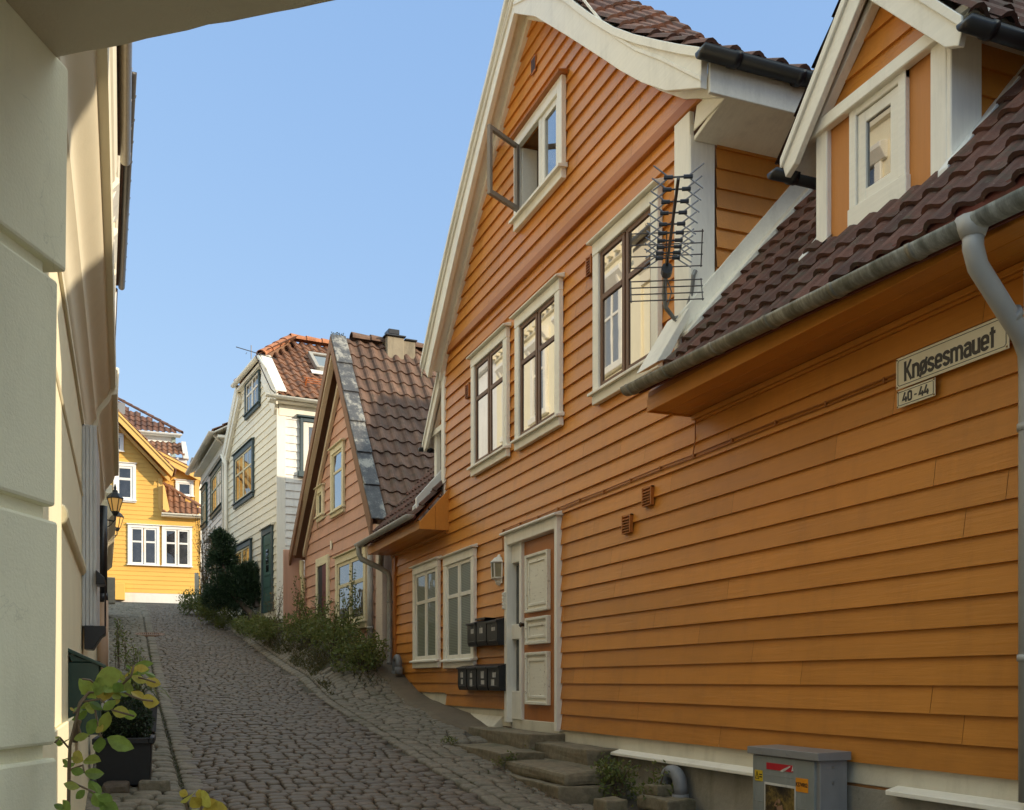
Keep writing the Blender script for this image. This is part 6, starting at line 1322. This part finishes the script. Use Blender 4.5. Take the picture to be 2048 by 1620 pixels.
twiggy('sapling', 'bare reddish sapling at the corner of the white house', 'plant', 3.45, 24.3, 1.25, .35, 9, 200, lf_brown, .05, 46)
twiggy('sapling', 'leafy sprig growing up against the large pink-house window', 'plant', 3.98, 18.6, 1.5, .28, 7, 360, lf_weed, .065, 47)
twiggy('sapling', 'thin sprig beside the cream downpipe of the pink house', 'plant', 3.7, 22.6, 1.15, .3, 7, 260, lf_weed, .06, 48)
rr = random.Random(9); mb = MB()
for _ in range(9000):
    y = rr.uniform(15.8,29); e = xr_road(y)[1]; x = e+.22+abs(rr.gauss(0,.42))
    if x > 4.1-.06*max(0,y-20): continue
    if noise.noise(Vector((x*1.6,y*.9,3))) < -.18: continue
    leaf_quad(mb, Vector((x,y,gz(x,y)-.01)), Vector((rr.gauss(0,.5),rr.gauss(0,.5),.6)), rv(rr), rr.uniform(.04,.12), .014)
o = mb.build('grass', leaf_mat('dry_grass', [(.07,.075,.02),(.11,.10,.03),(.16,.10,.035),(.06,.08,.02)], .3, .7)); tag(o, 'dry grass and ground cover on the bank beside the cobbles', 'grass', None, 'stuff')
mb = MB()
for _ in range(2600):
    y = rr.uniform(7,17); e = xr_road(y)[1]; x = e+.1+rr.random()*1.0
    if noise.noise(Vector((x*2.6,y*1.4,8))) < .18: continue
    leaf_quad(mb, Vector((x,y,gz(x,y)-.02)), Vector((rr.gauss(0,.6),rr.gauss(0,.6),.5)), rv(rr), rr.uniform(.015,.04), .012)
for _ in range(2600):
    y = rr.uniform(6,24); a, b_ = xr_road(y); x = a+rr.choice((-.095,.095))+rr.gauss(0,.015)
    leaf_quad(mb, Vector((x,y,gz(x,y)-.025)), Vector((rr.gauss(0,.5),rr.gauss(0,.5),.6)), rv(rr), rr.uniform(.01,.028), .01)
o = mb.build('moss', leaf_mat('joint_moss', [(.045,.06,.015),(.07,.085,.02),(.09,.09,.03)], .2, .8)); tag(o, 'moss and small weeds in the joints of the cobbles', 'moss', None, 'stuff')
G = 'small weeds at the door steps'
bush('step_weed', 'weed clump at the right end of the stone steps', 'plant', 4.0, 7.75, .2, .28, .36, 700, lf_weed, .045, 51, G, 4)
bush('step_weed', 'small weed tuft between the low step and the rounded slab', 'plant', 3.55, 9.35, .13, .13, .16, 240, lf_weed, .03, 52, G, 0)
bush('step_weed', 'tiny weed at the outer left end of the low step', 'plant', 3.42, 10.85, .12, .12, .10, 160, lf_weed, .025, 53, G, 0)
bush('step_weed', 'weed sprig rooted on the joint of the two upper steps', 'plant', 4.02, 9.75, .08, .08, .14, 140, lf_weed, .028, 54, G, 0)
bush('step_weed', 'weeds at the foot of the grey vent pipe', 'plant', 4.16, 7.35, .14, .18, .26, 320, lf_weed, .045, 55, G, 2)
rr = random.Random(12); mb = MB()
for _ in range(170): y = rr.uniform(7.3,9.6); x = 3.42+rr.gauss(0,.06)-.0*y; leaf_quad(mb, Vector((x,y,gz(x,y)+.012)), rv(rr)*Vector((1,1,.15)), Vector((0,0,1))+rv(rr)*.4, rr.uniform(.02,.055), .014)
o = mb.build('dead_leaves', leaf_mat('dead_leaf', [(.22,.13,.07),(.32,.24,.16),(.16,.08,.04)], .2, .7)); tag(o, 'dry fallen leaves lying along the lowest step', 'leaves', None, 'stuff')
# crooked pine, low shrubs and bare shrub at the white house
rr = random.Random(61); px_, py_ = 3.08, 27.0; t = local('crooked_pine', 'dark crooked pine with a bare leaning trunk in front of the white house', 'tree', (px_, py_, gz(px_,py_)))
mb = MB(); mb.tube([(.12,-.35,-.1),(.02,-.2,.22),(-.22,-.0,.50),(-.42,.15,.75),(-.55,.3,1.25),(-.62,.5,1.7),(-.62,.6,2.05)], [.085,.075,.07,.065,.05,.035,.02], 9); mb.tube([(-.38,.1,.7),(-.15,.0,1.0),(.05,.0,1.25)], [.05,.035,.02], 7); mb.build('trunk', m_bark, t, smooth=True)
lm = MB(); cl = [(-.15,.1,.75,.42),(.12,.0,1.0,.38),(-.05,.15,1.3,.42),(-.45,.25,.85,.40),(-.7,.3,1.0,.36),(.05,.1,1.55,.26),(-.35,.3,1.35,.32),(-.62,.6,2.1,.34),(-.72,.6,1.8,.30),(-.55,.6,2.45,.28),(-.68,.65,2.7,.18),(-.45,.5,1.9,.24),(-.85,.45,.7,.28),(.28,-.05,.8,.24)]
for x, y, z, r_ in cl:
    z = z*.84+.02
    for _ in range(int(4200*r_)):
        d = rv(rr); p = Vector((x,y,z))+d*r_*(.35+.65*rr.random()**.6)*(1+.25*noise.noise(d*2.6+Vector((x*9,0,z)))); leaf_quad(lm, p, d*.9+rv(rr)*.8+Vector((0,0,.35)), rv(rr), rr.uniform(.07,.15), .024)
lm.build('crown', lf_pine, t)
bush('low_shrub', 'low yellow-green shrub to the left of the crooked pine', 'bush', 2.45, 29.0, .55, .9, .95, 3000, lf_yel, .065, 62, 'low shrubs at the kerb', 4)
bush('low_shrub', 'low dark green shrub at the foot of the yellow house wall', 'bush', 2.1, 31.8, .5, .9, .8, 2200, lf_weed, .07, 63, 'low shrubs at the kerb', 3)
bush('low_shrub', 'small bright tuft right under the pine crown', 'bush', 2.55, 27.6, .25, .3, .4, 600, lf_yel, .05, 64, 'low shrubs at the kerb', 0)
twiggy('bare_shrub', 'tall thin shrub with sparse bronze autumn leaves before the yellow house', 'shrub', 2.3, 31.5, 3.1, .36, 22, 900, lf_brown, .062, 65, th=.011, low=.1, lean=(.05,0))
t = local('trellis', 'small white lattice trellis leaning behind the low shrubs', 'trellis', (2.25, 33.2, gz(2.25,33.2)))
mb = MB()
for k in range(6): mb.box(0, .65, -.01, .01, .2+.17*k, .225+.17*k)
for k in range(6): mb.box(.0+.125*k, .022+.125*k, -.02, .0, .1, 1.15)
mb.build('lattice', m_whv, t)
mb = MB(); mb.box(-.12, .0, -.03, .03, 0, 1.25); mb.build('post', m_whv, t)
t = tag(MB().box(-.7, 0, 0, .09, 0, .95).build('garden_board', m_pkv, None, bevel=.005), 'upright faded pink boards closing the gap between the pink and white houses', 'fence'); t.location = (3.95, 23.85, 1.1); t.scale = (.6,1,2.1)

# ------------------------------------------------------------------ light, sky, camera
AZ, EL = 132, 16
wd = bpy.data.worlds.new('World'); SC.world = wd; wd.use_nodes = True; nt = wd.node_tree; bg = nt.nodes['Background']
sky = N(nt, 'ShaderNodeTexSky'); sky.sky_type = 'NISHITA'; sky.sun_disc = False; sky.sun_elevation = rad(EL); sky.sun_rotation = rad(AZ); sky.altitude = 0; sky.air_density = 1.0; sky.dust_density = .3; sky.ozone_density = 1.5
pw_ = N(nt, 'ShaderNodeVectorMath', operation='POWER'); pw_.inputs[1].default_value = (.45, .35, .2)     # evens out the gradient, as in the hazy photograph
nt.links.new(sky.outputs[0], pw_.inputs[0])
gn = N(nt, 'ShaderNodeVectorMath', operation='MULTIPLY'); gn.inputs[1].default_value = (2.2, 2.98, 4.75)
nt.links.new(pw_.outputs[0], gn.inputs[0])
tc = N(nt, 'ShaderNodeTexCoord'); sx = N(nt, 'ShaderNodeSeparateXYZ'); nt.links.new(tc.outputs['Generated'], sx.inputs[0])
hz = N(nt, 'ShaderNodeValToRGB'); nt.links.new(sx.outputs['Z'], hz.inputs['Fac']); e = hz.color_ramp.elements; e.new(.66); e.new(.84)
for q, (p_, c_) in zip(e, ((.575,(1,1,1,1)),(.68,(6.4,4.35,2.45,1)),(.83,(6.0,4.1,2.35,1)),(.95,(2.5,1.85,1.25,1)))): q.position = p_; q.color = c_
sky_fill = hz.outputs['Color']                                                  # bright veil added above the frame, unseen, to light the shaded fronts
g2 = N(nt, 'ShaderNodeVectorMath', operation='MULTIPLY'); nt.links.new(gn.outputs[0], g2.inputs[0]); nt.links.new(sky_fill, g2.inputs[1]); nt.links.new(g2.outputs[0], bg.inputs['Color']); bg.inputs['Strength'].default_value = .15
sun = bpy.data.lights.new('Sun', 'SUN'); sun.energy = 5.0; sun.angle = rad(.5); sun.color = (1, .85, .63)
so = bpy.data.objects.new('Sun', sun); C.objects.link(so)
dv = Vector((math.sin(rad(AZ))*math.cos(rad(EL)), math.cos(rad(AZ))*math.cos(rad(EL)), math.sin(rad(EL)))); so.rotation_euler = dv.to_track_quat('Z','Y').to_euler()
cam = bpy.data.cameras.new('Camera'); co = bpy.data.objects.new('Camera', cam); C.objects.link(co); co.location = (0,0,0); co.rotation_euler = (rad(90), 0, -TH)
cam.sensor_width = 36; cam.lens = 36*2000/2048; cam.shift_y = (1362-810)/2048; cam.clip_start = .05; cam.clip_end = 600; SC.camera = co
SC.view_settings.view_transform = 'Standard'; SC.view_settings.look = 'None'; SC.view_settings.exposure = 0
SC.cycles.max_bounces = 8; SC.cycles.diffuse_bounces = 6; SC.cycles.glossy_bounces = 4; SC.cycles.caustics_reflective = False; SC.cycles.caustics_refractive = False
